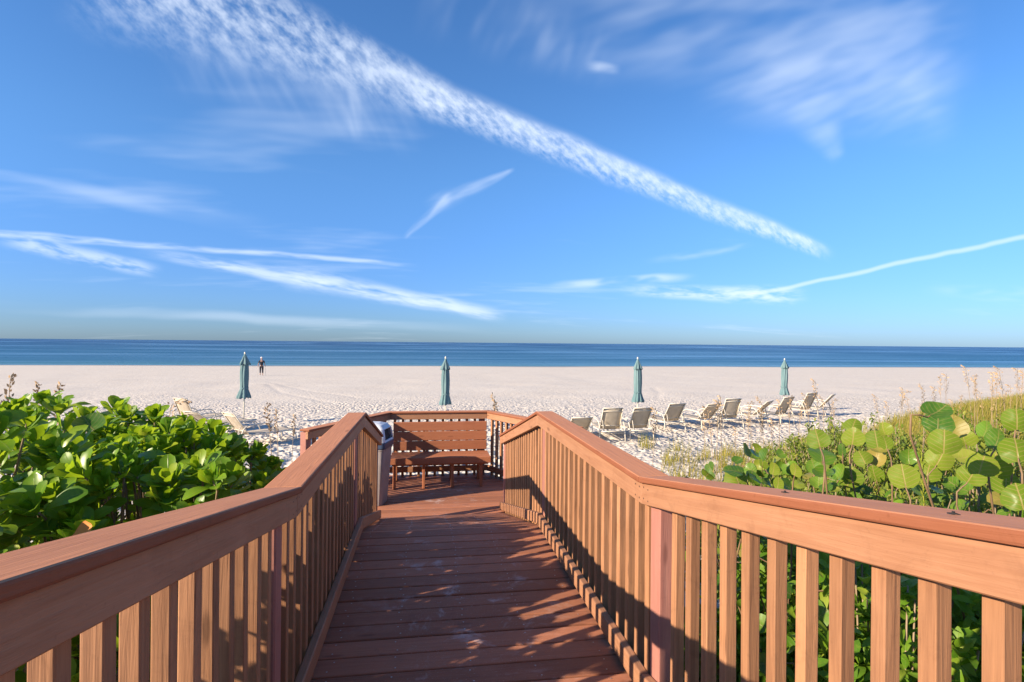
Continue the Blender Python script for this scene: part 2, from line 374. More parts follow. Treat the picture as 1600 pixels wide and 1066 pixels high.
# ------------------------------------------------------------------ ground: one sheet of sand, dunes at the sides of the walk
EDX = [-1e3, 1.0, 2.5, 6.0, 10., 14., 30., 60.]; EDY = [4.2, 5.0, 6.2, 10.0, 11.9, 15.5, 23., 38.]
def sstep(a, b_, x):
    q_ = np.clip((x-a)/(b_-a), 0, 1); return q_*q_*(3-2*q_)
def ground(x, y):
    x = np.asarray(x, float); y = np.asarray(y, float)
    z = -1.18 - .02*np.maximum(y-18, 0)
    s = np.interp(x, EDX, EDY) - y
    z = z + .72*sstep(0, 3.2, s)*sstep(.95, 2.6, x)
    z = z + .68*sstep(-.7, -1.9, x)*sstep(6.5, 3.5, y)
    return z
def gz(x, y): return float(ground(x, y))
def vnoise(x, y, sc, seed):
    g = np.random.default_rng(seed).random((256, 256)); u, v = x*sc, y*sc
    iu, iv = np.floor(u).astype(int), np.floor(v).astype(int); fu, fv = u-iu, v-iv
    fu, fv = fu*fu*(3-2*fu), fv*fv*(3-2*fv)
    a = g[iu % 256, iv % 256]; b_ = g[(iu+1) % 256, iv % 256]; c_ = g[iu % 256, (iv+1) % 256]; d_ = g[(iu+1) % 256, (iv+1) % 256]
    return (a*(1-fu)+b_*fu)*(1-fv)+(c_*(1-fu)+d_*fu)*fv - .5
rows = []
y = -16.0
while y < 116:
    rows.append(y)
    y += .35 if y < 5 else (.055+.0022*max(0, y-8) if y < 34 else .12+.03*(y-34))
rows = np.array(rows); NC = 860
s_ = np.linspace(-1, 1, NC); s_ = np.sign(s_)*(.75*np.abs(s_)+.25*np.abs(s_)**3)
xl_ = -(15+1.02*np.maximum(rows, 0)); xr_ = 17+1.38*np.maximum(rows, 0)
Xg = (xl_[:, None]+xr_[:, None])/2 + (xr_-xl_)[:, None]/2*s_[None, :]; Yg = np.repeat(rows[:, None], NC, 1)
Zg = ground(Xg, Yg)
calm = (.25+.75*sstep(30, 15, Yg))*sstep(70, 30, Yg)*sstep(3, 7, Yg)
trod = .45+1.1*np.clip(vnoise(Xg, Yg, .14, 5)+.5, 0, 1)
# vehicle tracks smooth the footprints
def track_mask(pts, wd):
    P_ = np.array([tuple(at_z(*p, -1.18))[:2] for p in pts]); m_ = np.zeros_like(Xg)
    for a, b_ in zip(P_[:-1], P_[1:]):
        d = b_-a; L2 = (d**2).sum(); t_ = np.clip(((Xg-a[0])*d[0]+(Yg-a[1])*d[1])/L2, 0, 1)
        dist = np.hypot(Xg-a[0]-t_*d[0], Yg-a[1]-t_*d[1]); m_ = np.maximum(m_, np.exp(-(dist/wd)**2))
    return m_
tr_ = np.zeros_like(Xg)
for pts in (((985, 624), (1040, 630), (1110, 641), (1200, 652)), ((1005, 620), (1060, 627), (1140, 640), (1230, 650)), ((1022, 597), (1030, 606), (1028, 617)), ((420, 585), (470, 600), (560, 615)), ((418, 590), (440, 606), (520, 625))):
    tr_ = np.maximum(tr_, track_mask(pts, .22))
amp = calm*trod*(1-.85*tr_)
disp = amp*(.018*vnoise(Xg, Yg, 3.1, 1)+.030*vnoise(Xg, Yg, 5.3, 2)+.032*vnoise(Xg, Yg, 9.0, 3)) + .10*vnoise(Xg, Yg, .35, 4)*sstep(3, 8, Yg)*sstep(90, 40, Yg)
disp -= .022*tr_
disp += .07*(vnoise(Xg, Yg, .045, 14)+.5*vnoise(Xg, Yg, .13, 15))*sstep(75, 95, Yg)      # uneven edge of the swash
# single footprints
ry = 6+ (rng.random(9000)**.8)*26; rx = -(4+.8*ry) + rng.random(9000)*((4+.8*ry)+(6+1.05*ry))
for px_, py_ in zip(rx, ry):
    i0 = np.searchsorted(rows, py_-.3); i1 = np.searchsorted(rows, py_+.3)
    sc_ = (px_-(xl_[i0]+xr_[i0])/2)/((xr_[i0]-xl_[i0])/2)
    j = int(np.searchsorted(s_, sc_)); j0, j1 = max(0, j-7), min(NC, j+7)
    X_, Y_ = Xg[i0:i1, j0:j1]-px_, Yg[i0:i1, j0:j1]-py_
    a = rng.random()*math.pi; ca, sa = math.cos(a), math.sin(a)
    u, v = X_*ca+Y_*sa, -X_*sa+Y_*ca
    r2 = (u/.15)**2+(v/.08)**2
    disp[i0:i1, j0:j1] += amp[i0:i1, j0:j1]*(-.046*np.exp(-r2)+.017*np.exp(-((np.sqrt(r2)-1.5)/.45)**2))
Zg = Zg+disp
nr = len(rows)
co = np.stack([Xg, Yg, Zg], -1).reshape(-1, 3).astype(np.float32)
ii, jj = np.meshgrid(np.arange(nr-1), np.arange(NC-1), indexing='ij'); b0 = (ii*NC+jj).ravel()
fc = np.stack([b0, b0+1, b0+NC+1, b0+NC], -1).astype(np.int32)
me = bpy.data.meshes.new('sand'); me.vertices.add(len(co)); me.vertices.foreach_set('co', co.ravel())
me.loops.add(fc.size); me.loops.foreach_set('vertex_index', fc.ravel()); me.polygons.add(len(fc))
me.polygons.foreach_set('loop_start', np.arange(0, fc.size, 4, dtype=np.int32)); me.polygons.foreach_set('loop_total', np.full(len(fc), 4, dtype=np.int32))
me.polygons.foreach_set('use_smooth', np.ones(len(fc), dtype=bool)); me.update(calc_edges=True); me.materials.append(M_SAND)
tag(put('sand_ground', me), 'pale beach sand full of footprints reaching down to the water', 'sand', kind='structure')
# far sand left and right of the sheet, and behind the camera
V = []; Fc = []
far_rows = (-400., -60., -16.5, 18., 60., 116.)
for y_ in far_rows:
    for x_ in (-3000., 0., 3000.): V.append((x_, y_, gz(-50., y_)-.3 if y_ >= -16.5 else -1.48))
for i in range(len(far_rows)-1):
    for j in range(2): a = i*3+j; Fc.append((a, a+1, a+4, a+3))
tag(put('beach_terrain', mesh_from('beach_terrain', V, Fc, M_SAND)), 'pale sand stretching along the shore', 'sand', kind='structure')
V = [(-60000, 92, -2.85), (60000, 92, -2.85), (60000, 300, -2.85), (-60000, 300, -2.85), (-60000, 90000, -2.85), (60000, 90000, -2.85)]
tag(put('sea_water', mesh_from('sea_water', V, [(0, 1, 2, 3), (3, 2, 5, 4)], M_SEA)), 'calm blue sea reaching to the horizon', 'sea', kind='structure')

# ------------------------------------------------------------------ boardwalk
ZP = -.52                    # platform deck
RH, CAPT, FASH = .928, .026, .089
PITCHB = .1445; BW = .1395
XL, XR = -.48, .885
SA = .188                    # near ramp rises towards the camera
def deck_z(y):
    if y < 2.18: return (2.18-y)*SA
    if y < 4.38: return 0.
    if y < 6.42: return -(y-4.38)*(-ZP/2.04)
    return ZP
deck = empty('boardwalk', (0, 0, 0)); tag(deck, 'reddish brown plank boardwalk ramping down to a small platform', 'boardwalk', kind='structure')
def lerp(a, b_, t_): return a+(b_-a)*t_
def plat_x(y):
    l = lerp(-1.50, -.58, min(1, max(0, (y-6.70)/1.72))); r_ = lerp(1.84, .95, min(1, max(0, (y-6.70)/1.72)))
    return l, r_
y = 2.518 + PITCHB*math.floor((-1.6-2.518)/PITCHB)
screws = []
while y < 8.40:
    y0, y1 = y+.005, y+PITCHB-.005
    ym = (y0+y1)/2
    if y1 < 6.44: xa0 = xa1 = XL-.10; xb0 = xb1 = XR+.03
    else: (xa0, xb0), (xa1, xb1) = plat_x(y0), plat_x(y1)
    za, zb = deck_z(y0), deck_z(y1)
    if y0 < 2.18 < y1 or y0 < 4.38 < y1 or y0 < 6.42 < y1: za = zb = deck_z(ym) if not (y0 < 4.38 < y1) else -.002
    dz_ = random.uniform(-.0018, .0018); th = .028; tl = random.uniform(-.001, .001)
    c = [(xa0, y0, za-th+dz_), (xa0, y0, za+dz_), (xa1, y1, zb+dz_+tl), (xa1, y1, zb-th+dz_), (xb0, y0, za-th+dz_), (xb0, y0, za+dz_), (xb1, y1, zb+dz_+tl), (xb1, y1, zb-th+dz_)]
    put('board', hexa_mesh('board', c, M_DECK, (1, 0, 0), .005, 2), deck)
    for sx in ((-.42, -.133, .203, .508, .82) if y1 < 6.44 else (-.95, -.4, .1, .6, 1.15)):
        for sy in (.03, .105):
            screws.append((sx+random.uniform(-.012, .012), y0+sy+random.uniform(-.006, .006), deck_z(y0+sy)+dz_+.0012))
    y += PITCHB
V, Fc = [], []
for p in screws:
    b_ = len(V)
    for j in range(6): V.append((p[0]+.0042*math.cos(j*1.047), p[1]+.0042*math.sin(j*1.047), p[2]))
    V.append((p[0], p[1], p[2]+.0008)); Fc += [(b_+j, b_+(j+1) % 6, b_+6) for j in range(6)]
tag(put('screw_heads', mesh_from('screw_heads', V, Fc, M_STEEL), deck), kind='stuff')
# joists and beams below the boards
for x0 in (XL-.06, .18, XR-.02):
    for (ya, yb) in ((-1.6, 2.16), (2.165, 4.375), (4.38, 6.40)):
        za, zb = deck_z(ya)-.033, deck_z(yb-.001)-.033
        put('joist', hexa_mesh('joist', [(x0-.02, ya, za-.18), (x0+.02, ya, za-.18), (x0+.02, ya, za), (x0-.02, ya, za), (x0-.02, yb, zb-.18), (x0+.02, yb, zb-.18), (x0+.02, yb, zb), (x0-.02, yb, zb)], M_UNDER, (0, 1, 0)), deck)
for x0, ya, yb in ((-1.2, 6.43, 7.2), (-.5, 6.43, 8.3), (.2, 6.43, 8.38), (.85, 6.43, 8.3), (1.5, 6.43, 7.2)):
    put('joist', box('joist', x0-.02, x0+.02, ya, yb, ZP-.20, ZP-.034, 'y', M_UNDER), deck)
for px_, py_ in ((XL-.02, -.6), (XR-.02, -.6), (XL-.02, 2.1), (XR-.02, 2.1), (XL-.02, 4.3), (XR-.02, 4.3), (-1.1, 6.8), (-.5, 8.1), (.85, 8.1), (1.4, 6.8)):
    zt = deck_z(py_)-.22
    put('pile', box('pile', px_-.06, px_+.06, py_-.06, py_+.06, gz(px_, py_)-.3, zt, 'z', M_UNDER), deck)

BAL = box('baluster', -.019, .019, -.019, .019, -.094, RH-CAPT-.007, 'z', M_BAL, .003)
POST = box('post', -.0445, .0445, -.0445, .0445, -.16, RH-CAPT-.012, 'z', M_POST, .006)
def railing(root, pts, outs, posts, toe=(.022, .110), toe_cut=None, phase=.06, spacing=.119, bal_bottom=None):
    """pts: plan points on the inner face with deck height; outs: outward unit normal of each stretch"""
    pts = [Vector(p) for p in pts]; outs = [Vector((o[0], o[1], 0)).normalized() for o in outs]; n = len(pts)-1
    def off(i, seg, o):                     # offset point at joint i, mitred
        if 0 < i < n:
            a, b_ = outs[i-1], outs[i]; mv = (a+b_)/(1+a.dot(b_)); return pts[i]+mv*o
        return pts[i]+outs[seg]*o
    def bar(name, seg, o0, o1, z0, z1, mat, bevel, sg=1):
        i = seg; a0, a1, b0, b1 = off(i, seg, o0), off(i, seg, o1), off(i+1, seg, o0), off(i+1, seg, o1)
        k = Vector((0, 0, 1)); d = (pts[i+1]-pts[i]).normalized(); sh = .0006
        a0, a1, b0, b1 = a0+d*sh, a1+d*sh, b0-d*sh, b1-d*sh
        c = [a0+k*z0, a1+k*z0, a1+k*z1, a0+k*z1, b0+k*z0, b1+k*z0, b1+k*z1, b0+k*z1]
        return put(name, hexa_mesh(name, c, mat, d, bevel, sg), root)
    for s in range(n):
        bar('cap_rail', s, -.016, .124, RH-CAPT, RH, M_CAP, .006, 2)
        bar('fascia_board', s, 0., .038, RH-CAPT-FASH, RH-CAPT-.001, M_RAIL, .003)
        bar('toe_rail', s, 0., .038, toe[0], toe[1], M_RAIL, .006, 2)
        P0, P1 = pts[s], pts[s+1]; L = (P1-P0).xy.length; d2 = (P1-P0).xy.normalized()
        ang = math.atan2(outs[s].y, outs[s].x)
        k = phase
        while k < L-.02:
            t_ = k/L; p = P0.lerp(P1, t_)
            clash = any(abs(k-pk) < .066 for ps, pk in posts if ps == s)
            if not clash:
                pp = p+outs[s]*.0585
                put('baluster', BAL, root, pp+Vector((0, 0, random.uniform(-.003, .002))), (random.uniform(-.004, .004), random.uniform(-.004, .004), ang+random.uniform(-.03, .03)))
            k += spacing
        for ps, pk in posts:
            if ps == s:
                p = P0.lerp(P1, pk/L)+outs[s]*.0842
                put('post', POST, root, p, (0, 0, ang))
                # leg of the post down to the ground
                zb = gz(p.x, p.y)-.2
                put('post', box('post', -.0445, .0445, -.0445, .0445, zb-p.z, -.165, 'z', M_POST, .006), root, p, (0, 0, ang))
def rail_screws(root, x, side, ys):
    V, Fc = [], []
    for y_, z_ in ys:
        for dy in (-.022, .022):
            for dz_ in (.022, .068):
                b_ = len(V); xx = x-side*.0012
                V += [(xx, y_+dy+.0035*math.cos(j*1.047), z_+dz_+.0035*math.sin(j*1.047)) for j in range(6)]; Fc.append(tuple(range(b_, b_+6)))
    tag(put('screw_heads', mesh_from('screw_heads', V, Fc, M_BLACK), root), kind='stuff')
rr = empty('railing', (XR, 2.2, 0)); rr.location = (0, 0, 0)
tag(rr, 'sunlit tan wooden railing along the right side of the walk', 'railing')
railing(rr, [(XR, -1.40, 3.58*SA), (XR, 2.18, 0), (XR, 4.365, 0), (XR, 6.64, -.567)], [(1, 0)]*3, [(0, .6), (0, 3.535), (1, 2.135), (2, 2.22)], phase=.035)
lr = empty('railing', (0, 0, 0)); tag(lr, 'shaded wooden railing beside the glossy green shrubs on the left', 'railing')
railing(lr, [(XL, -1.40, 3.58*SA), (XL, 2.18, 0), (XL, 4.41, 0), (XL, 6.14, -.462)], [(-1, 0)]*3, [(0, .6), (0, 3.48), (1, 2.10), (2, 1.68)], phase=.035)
for ro_, x_, sd_, yk in ((rr, XR, 1, 4.32), (lr, XL, -1, 4.36)): rail_screws(ro_, x_, sd_, [(y_, deck_z(min(y_, 4.37))+RH-CAPT-FASH) for y_ in (2.135, 2.225, yk)])
pr = empty('railing', (0, 0, 0)); tag(pr, 'low angled wooden railing round the platform behind the bench', 'railing')
def nrm(a, b_):
    d = Vector((b_[0]-a[0], b_[1]-a[1], 0)).normalized(); return (-d.y, d.x)
PP = [(-1.37, 6.72, ZP+.035), (-.53, 8.29, ZP+.035), (.90, 8.29, ZP+.035), (1.73, 6.74, ZP+.035), (1.08, 6.70, ZP+.035)]
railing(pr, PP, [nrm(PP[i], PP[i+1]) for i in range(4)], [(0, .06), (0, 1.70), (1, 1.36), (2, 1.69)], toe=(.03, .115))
# two rusty screws standing proud of the right cap
for px_, py_ in ((1226, 772.5), (1489, 803.5)):
    r_ = ray(px_, py_); x_ = XR+.05; p = EYEP+r_*(x_/r_.x)
    zc = RH+(2.18-p.y)*SA
    V, Fc = merge_geo([tube_geo([(p.x, p.y, zc-.004), (p.x+.002, p.y+.001, zc+.006)], .0028, 6), tube_geo([(p.x-.005, p.y+.007, zc+.001), (p.x+.002, p.y-.003, zc+.003), (p.x+.007, p.y-.008, zc+.001)], .0014, 5)])
    put('screw', mesh_from('screw', V, Fc, M_BLACK), rr)
# steps from the platform down to the beach on the left
st_ = empty('beach_steps', (-1.5, 6.5, -1.18)); tag(st_, 'short wooden steps from the platform down to the sand', 'steps')
for i in range(3):
    x1 = -.03-.27*i; z = -(-1.18)+ZP-.165*(i+1)
    put('tread', box('tread', x1-.27, x1, -.5, .12, z-.035, z, 'y', M_DECK, .005), st_)
for yy_ in (-.52, .14):
    c = [(-.0, yy_-.018, .42), (-.0, yy_+.018, .42), (0., yy_+.018, .60), (0., yy_-.018, .60), (-.9, yy_-.018, -.1), (-.9, yy_+.018, -.1), (-.9, yy_+.018, .08), (-.9, yy_-.018, .08)]
    put('stringer', hexa_mesh('stringer', c, M_UNDER, (-.9, 0, -.5)), st_)

# ------------------------------------------------------------------ bench
bn = empty('bench', (.2, 7.75, ZP)); tag(bn, 'reddish wooden bench with three-plank back on the platform', 'bench')
def bpart(name, x0, x1, y0, y1, z0, z1, al, mat=M_BENCH, bv=.005): return put(name, box(name, x0-.2, x1-.2, y0-7.75, y1-7.75, z0-ZP, z1-ZP, al, mat, bv), bn)
zs = -.09
for k in range(3): bpart('seat_plank', -.485, .875, 7.57+.142*k, 7.57+.137+.142*k, zs-.038, zs, 'x')
bpart('apron', -.487, .877, 7.540, 7.568, zs-.085, zs+.001, 'x')
bpart('seat_bearer', -.46, .85, 7.575, 7.612, zs-.11, zs-.040, 'x')
for k, z0 in enumerate((-.074, .063, .200)):
    bpart('back_plank', -.47, .868, 8.005+.004*k, 8.040+.004*k, z0, z0+.130, 'x')
for x in (-.43, -.035, .357, .752):
    bpart('leg', x-.019, x+.019, 7.613, 7.70, ZP, zs-.040, 'z')
    bpart('leg', x-.019, x+.019, 8.052, 8.14, ZP, .30, 'z')
    bpart('seat_bearer', x-.0185, x+.0185, 7.702, 8.05, zs-.125, zs-.040, 'y')

# ------------------------------------------------------------------ litter bin
tb = empty('trash_can', (-.645, 7.02, ZP), R(-14)); tag(tb, 'grey litter bin with pale open hood and navy rim beside the bench', 'trash can')
def ring(hw, z, n=5, rr_=.05):
    o = []
    for cx_, cy_, a0 in ((1, 1, 0), (-1, 1, 90), (-1, -1, 180), (1, -1, 270)):
        for j in range(n):
            a = R(a0+90*j/(n-1)); o.append((cx_*(hw-rr_)+rr_*math.cos(a), cy_*(hw-rr_)+rr_*math.sin(a), z))
    return o
def loft(rings, cap0=True, cap1=True):
    V = []; Fc = []; n = len(rings[0])
    for r_ in rings: V += r_
    for i in range(len(rings)-1):
        for j in range(n): Fc.append((i*n+j, i*n+(j+1) % n, (i+1)*n+(j+1) % n, (i+1)*n+j))
    if cap0: Fc.append(tuple(range(n))[::-1])
    if cap1: Fc.append(tuple((len(rings)-1)*n+j for j in range(n)))
    return V, Fc
put('body', mesh_from('body', *loft([ring(.165, 0), ring(.168, .03), ring(.215, .69), ring(.222, .70), ring(.222, .72)]), mat=M_BIN, smooth=False), tb)
put('rim', mesh_from('rim', *loft([ring(.228, .715), ring(.236, .73), ring(.236, .79), ring(.228, .80)]), mat=M_NAVY), tb)
# hood: a hollow dome with a square mouth on the side towards the walk
hood = bmesh.new()
V, Fc = loft([ring(.232, .80), ring(.228, .86), ring(.205, .96), ring(.16, 1.01), ring(.09, 1.03)])
vs = [hood.verts.new(v) for v in V]
for f in Fc: hood.faces.new([vs[i] for i in f])
bmesh.ops.recalc_face_normals(hood, faces=hood.faces)
kill = [f for f in hood.faces if f.normal.y < -.75 and .80 < f.calc_center_median().z < .97 and abs(f.calc_center_median().x) < .17 and f.calc_area() > .005]
kill += [f for f in hood.faces if f.normal.x > .75 and .80 < f.calc_center_median().z < .97 and abs(f.calc_center_median().y) < .17 and f.calc_area() > .005]
bmesh.ops.delete(hood, geom=kill, context='FACES')
hm = bm_mesh('hood', hood, M_LID); tb.scale = (.84, .84, .97); ho = put('hood', hm, tb); sm = ho.modifiers.new('thick', 'SOLIDIFY'); sm.thickness = .022; sm.offset = -1
put('liner', mesh_from('liner', *loft([ring(.195, .80), ring(.19, .84), ring(.165, .93), ring(.12, .96)]), mat=M_BLACK), tb)

# ------------------------------------------------------------------ closed beach umbrellas
def canopy_mesh(name, prof, folds, depth, seed, twist=.5, n=48, mat=None):
    rg = random.Random(seed); ph = [rg.uniform(-.25, .25) for _ in range(folds)]; am = [rg.uniform(.6, 1.3) for _ in range(folds)]
    V, Fc = [], []
    for i, (z, r_, dp) in enumerate(prof):
        for j in range(n):
            a = 2*math.pi*j/n; k = a/(2*math.pi)*folds; kk = int(k) % folds
            fold = abs(math.sin(math.pi*(k+.12*math.sin(z*5+ph[kk]*9))))*am[kk]
            rr_ = r_*(1-dp*(1-fold)); aa = a+twist*z*.25+ph[kk]*.15
            V.append((rr_*math.cos(aa), rr_*math.sin(aa), z+.02*math.sin(k*math.pi*2)*(1 if i == 0 else 0)))
    for i in range(len(prof)-1):
        for j in range(n): Fc.append((i*n+j, i*n+(j+1) % n, (i+1)*n+(j+1) % n, (i+1)*n+j))
    return mesh_from(name, V, Fc, mat, True)
def umbrella(px, pt, pb, label, seed, lean=0.0, flare=1.0):
    dep = 1.47*FPX/(pb-pt); top = at_depth(px, pt, dep); base = Vector((top.x, top.y, gz(top.x, top.y))); H = top.z-base.z
    u = empty('beach_umbrella', base, seed*1.3); u.rotation_euler = (lean, -lean*.6, seed*1.3)
    tag(u, label, 'umbrella', 'closed teal umbrellas on the sand')
    b0 = H-1.47
    put('pole', tube('pole', [(0, 0, -.3), (0, 0, H-.10)], .021, M_POLE, 10), u)
    pf = [(b0, .195*flare, .48), (b0+.05, .195*flare, .44), (b0+.14, .165*flare, .38), (b0+.28, .125, .33), (b0+.40, .122, .3), (b0+.6, .132, .28), (b0+.8, .132, .28), (b0+1.0, .122, .3), (b0+1.15, .112, .34), (b0+1.25, .08, .34), (b0+1.36, .04, .2)]
    cn = put('canopy', canopy_mesh('canopy', pf, 8, .4, seed, mat=M_CANOPY), u)
    pv = [(H-.40, .165, .45), (H-.36, .160, .4), (H-.25, .105, .35), (H-.15, .055, .25), (H-.07, .025, .1), (H-.055, .012, 0)]
    put('vent', canopy_mesh('vent', pv, 8, .4, seed+9, mat=M_CANOPY), cn)
    put('strap', mesh_from('strap', *loft([[(.128*math.cos(a*.3927), .128*math.sin(a*.3927), z) for a in range(16)] for z in (b0+.30, b0+.34)], False, False), mat=M_CANOPY, smooth=True), cn)
    V, Fc = loft([[(r_*math.cos(a*.785), r_*math.sin(a*.785), z) for a in range(8)] for r_, z in ((.012, H-.11), (.022, H-.08), (.026, H-.04), (.018, H-.005), (.006, H))])
    put('finial', mesh_from('finial', V, Fc, M_POLE, True), u)
    return u
umbrella(382, 550, 622, 'closed teal beach umbrella beside the walking person', 1, .012, 1.1)
umbrella(697, 557, 632, 'closed teal beach umbrella straight beyond the wooden bench', 2, -.006)
umbrella(997, 558, 628, 'closed teal beach umbrella behind the chaises nearest the boardwalk', 3, .008)
umbrella(1225, 560, 617, 'smallest closed teal umbrella, far along the row of chaises', 4, -.01)

# ------------------------------------------------------------------ sling chaises
def chaise(foot_px, rz, tilt, label, group):
    p = at_z(foot_px[0], foot_px[1], -1.18); p.z = gz(p.x, p.y)+.005
    # the pixel marks the rear feet, .62 m behind the middle
    q_ = Vector((-math.sin(rz), math.cos(rz), 0)); o = empty('chaise_lounge', p+q_*.55, rz)
    tag(o, label, 'chaise', group)
    W = .31; zs_ = .30; hy = -.28; bl = .69; ct, sn = math.cos(tilt), math.sin(tilt)
    def B(k, x, e=0.): return (x, hy-bl*k*ct+e*sn, zs_+bl*k*sn+e*ct)
    # frame: two long rails with the foot cross tube
    g = [tube_geo([(s*W, -.62, zs_-.02), (s*W, 1.10, zs_-.02)], .017, 6) for s in (-1, 1)]
    g.append(tube_geo([(-W, 1.10, zs_-.02), (W, 1.10, zs_-.02)], .017, 6)); g.append(tube_geo([(-W, -.62, zs_-.02), (W, -.62, zs_-.02)], .015, 6))
    put('frame', mesh_from('frame', *merge_geo(g), mat=M_FRAME, smooth=True), o)
    g = [tube_geo([B(0, s*(W-.035)), B(1, s*(W-.035))], .015, 6) for s in (-1, 1)] + [tube_geo([B(k, -W+.035, -.004), B(k, W-.035, -.004)], .013, 6) for k in (.17, .86, 1.0)]
    bf = put('back_frame', mesh_from('back_frame', *merge_geo(g), mat=M_FRAME, smooth=True), o)
    def sling(f, ks, n=4):
        V = []; Fc = []
        for k in ks:
            for j in range(n+1):
                x = -W+.04+(2*W-.08)*j/n; sag = -.022*(1-(2*j/n-1)**2); V.append(f(k, x, sag))
        for i in range(len(ks)-1):
            for j in range(n): a = i*(n+1)+j; Fc.append((a, a+1, a+n+2, a+n+1))
        return V, Fc
    sb = put('back_sling', mesh_from('back_sling', *sling(lambda k, x, s: B(k, x, s+.012), [i/6 for i in range(7)]), mat=M_SLING, smooth=True), o)
    ss = put('seat_sling', mesh_from('seat_sling', *sling(lambda k, x, s: (x, hy+.03+1.36*k, zs_+s), [i/8 for i in range(9)]), mat=M_SLING, smooth=True), o)
    for ob in (sb, ss):
        md = ob.modifiers.new('thick', 'SOLIDIFY'); md.thickness = .004
    for s in (-1, 1):
        put('leg', tube('leg', smooth_path([(s*W, .92, zs_-.02), (s*(W+.02), 1.0, .17), (s*(W+.02), 1.02, 0)], 4), .016, M_FRAME), o)
        arm = smooth_path([(s*(W+.03), .40, zs_-.02), (s*(W+.04), .30, .48), (s*(W+.04), .12, .55), (s*(W+.04), -.22, .545), (s*(W+.04), -.42, .50), (s*(W+.04), -.52, .30), (s*(W+.05), -.56, 0)], 4)
        put('armrest', tube('armrest', arm, .016, M_FRAME), o)
        put('prop', tube('prop', [B(.45, s*(W-.06), -.02), (s*(W-.05), hy-.30, zs_-.03)], .009, M_FRAME), o)
    put('rear_stretcher', tube('rear_stretcher', [(-W-.04, -.53, .22), (W+.04, -.53, .22)], .012, M_FRAME), o)
    return o
G = 'tan sling chaises set out on the sand'
RT = [((906, 692), -.05, 36, 'tan sling chaise half hidden behind the right wooden railing'),
      ((957, 690), -.04, 62, 'first tan sling chaise clear of the railing, with raised back'),
      ((1003, 688), .10, 60, 'second tan sling chaise clear of the railing, below the umbrella'),
      ((1055, 675), .14, 55, 'third tan sling chaise clear of the railing, standing alone'),
      ((1110, 671), .28, 48, 'fourth tan sling chaise clear of the railing, leaning back low'),
      ((1146, 669), .06, 66, 'fifth tan sling chaise clear of the railing, back nearly upright'),
      ((1193, 663), .62, 45, 'sixth tan sling chaise, low back, just left of far umbrella'),
      ((1230, 662), .36, 60, 'seventh tan sling chaise, right beneath the far umbrella'),
      ((1268, 653), .30, 64, 'eighth tan sling chaise, narrow looking, right of the far umbrella'),
      ((1294, 649), .66, 49, 'last tan sling chaise of the row, beside the dune grass')]
for px_, rz_, tl_, lb in RT: chaise(px_, rz_, R(tl_), lb, G)
LT = [((281, 672), -.5, 66, 'pale lit chaise back farthest behind the green shrubs'),
      ((312, 682), -.55, 36, 'low reclined tan chaise behind the top of the green shrubs'),
      ((363, 699), -.75, 55, 'tan sling chaise beside the pole of the umbrella left of the bench')]
for px_, rz_, tl_, lb in LT: chaise(px_, rz_, R(tl_), lb, G)

# ------------------------------------------------------------------ person walking by the water
def sand_hit(px, py):
    r_ = ray(px, py); t_ = (-1.18+.36-EYE)/(r_.z+.02*r_.y); return EYEP+r_*t_
pw = sand_hit(408.5, 587); PH = 28.5/FPX*(pw-EYEP).dot(ray(800, 533)); k_ = PH/1.75
ps = empty('person', (pw.x, pw.y, gz(pw.x, pw.y)), R(12)); ps.scale = (k_, k_, k_)
tag(ps, 'person in dark clothes and pale cap walking on the open sand', 'person')
def skin_obj(name, joints, edges, mat, root, parent, sub=2):
    me = bpy.data.meshes.new(name); me.from_pydata([j[0] for j in joints], edges, []); o = put(name, me, parent, mat=mat)
    sk = o.modifiers.new('skin', 'SKIN'); sk.use_smooth_shade = True
    for i, j in enumerate(joints):
        r_ = j[1]; me.skin_vertices[0].data[i].radius = (r_, r_*(j[2] if len(j) > 2 else 1)); me.skin_vertices[0].data[i].use_root = i == root
    o.modifiers.new('sub', 'SUBSURF').levels = sub; o.modifiers['sub'].render_levels = sub
    return o
J = [((0, 0, .95), .125, .8), ((0, 0, 1.12), .115, .75), ((0, .01, 1.32), .15, .7), ((0, .01, 1.44), .10, .8), ((0, .02, 1.50), .05), ((0, .03, 1.56), .075, 1.1), ((0, .035, 1.66), .088, 1.15), ((0, .035, 1.72), .06),
     ((-.10, 0, .86), .085), ((-.105, -.05, .50), .058), ((-.10, -.20, .12), .038), ((-.10, -.12, .04), .035), ((.10, 0, .86), .085), ((.10, .10, .50), .058), ((.10, .08, .09), .038), ((.10, .20, .035), .033),
     ((-.19, 0, 1.40), .055), ((-.27, -.04, 1.14), .042), ((-.31, .06, .92), .033), ((-.315, .09, .84), .035), ((.19, 0, 1.40), .055), ((.27, .02, 1.14), .042), ((.31, .14, .94), .033), ((.315, .17, .86), .035)]
E_ = [(0, 1), (1, 2), (2, 3), (3, 4), (4, 5), (5, 6), (6, 7), (0, 8), (8, 9), (9, 10), (10, 11), (0, 12), (12, 13), (13, 14), (14, 15), (2, 16), (16, 17), (17, 18), (18, 19), (2, 20), (20, 21), (21, 22), (22, 23)]
skin_obj('body', J, E_, M_SKIN, 0, ps)
JS = [((0, 0, .88), .15, .85), ((0, 0, 1.12), .135, .8), ((0, .01, 1.32), .17, .75), ((0, .01, 1.45), .10, .8), ((-.20, 0, 1.40), .07), ((-.26, -.03, 1.17), .056), ((.20, 0, 1.40), .07), ((.26, .02, 1.17), .056)]
skin_obj('shirt', JS, [(0, 1), (1, 2), (2, 3), (2, 4), (4, 5), (2, 6), (6, 7)], M_DARK, 0, ps)
JT = [((0, 0, .93), .145, .85), ((-.10, 0, .84), .105), ((-.105, -.045, .52), .078), ((-.10, -.16, .22), .06), ((.10, 0, .84), .105), ((.10, .095, .52), .078), ((.10, .09, .2), .06)]
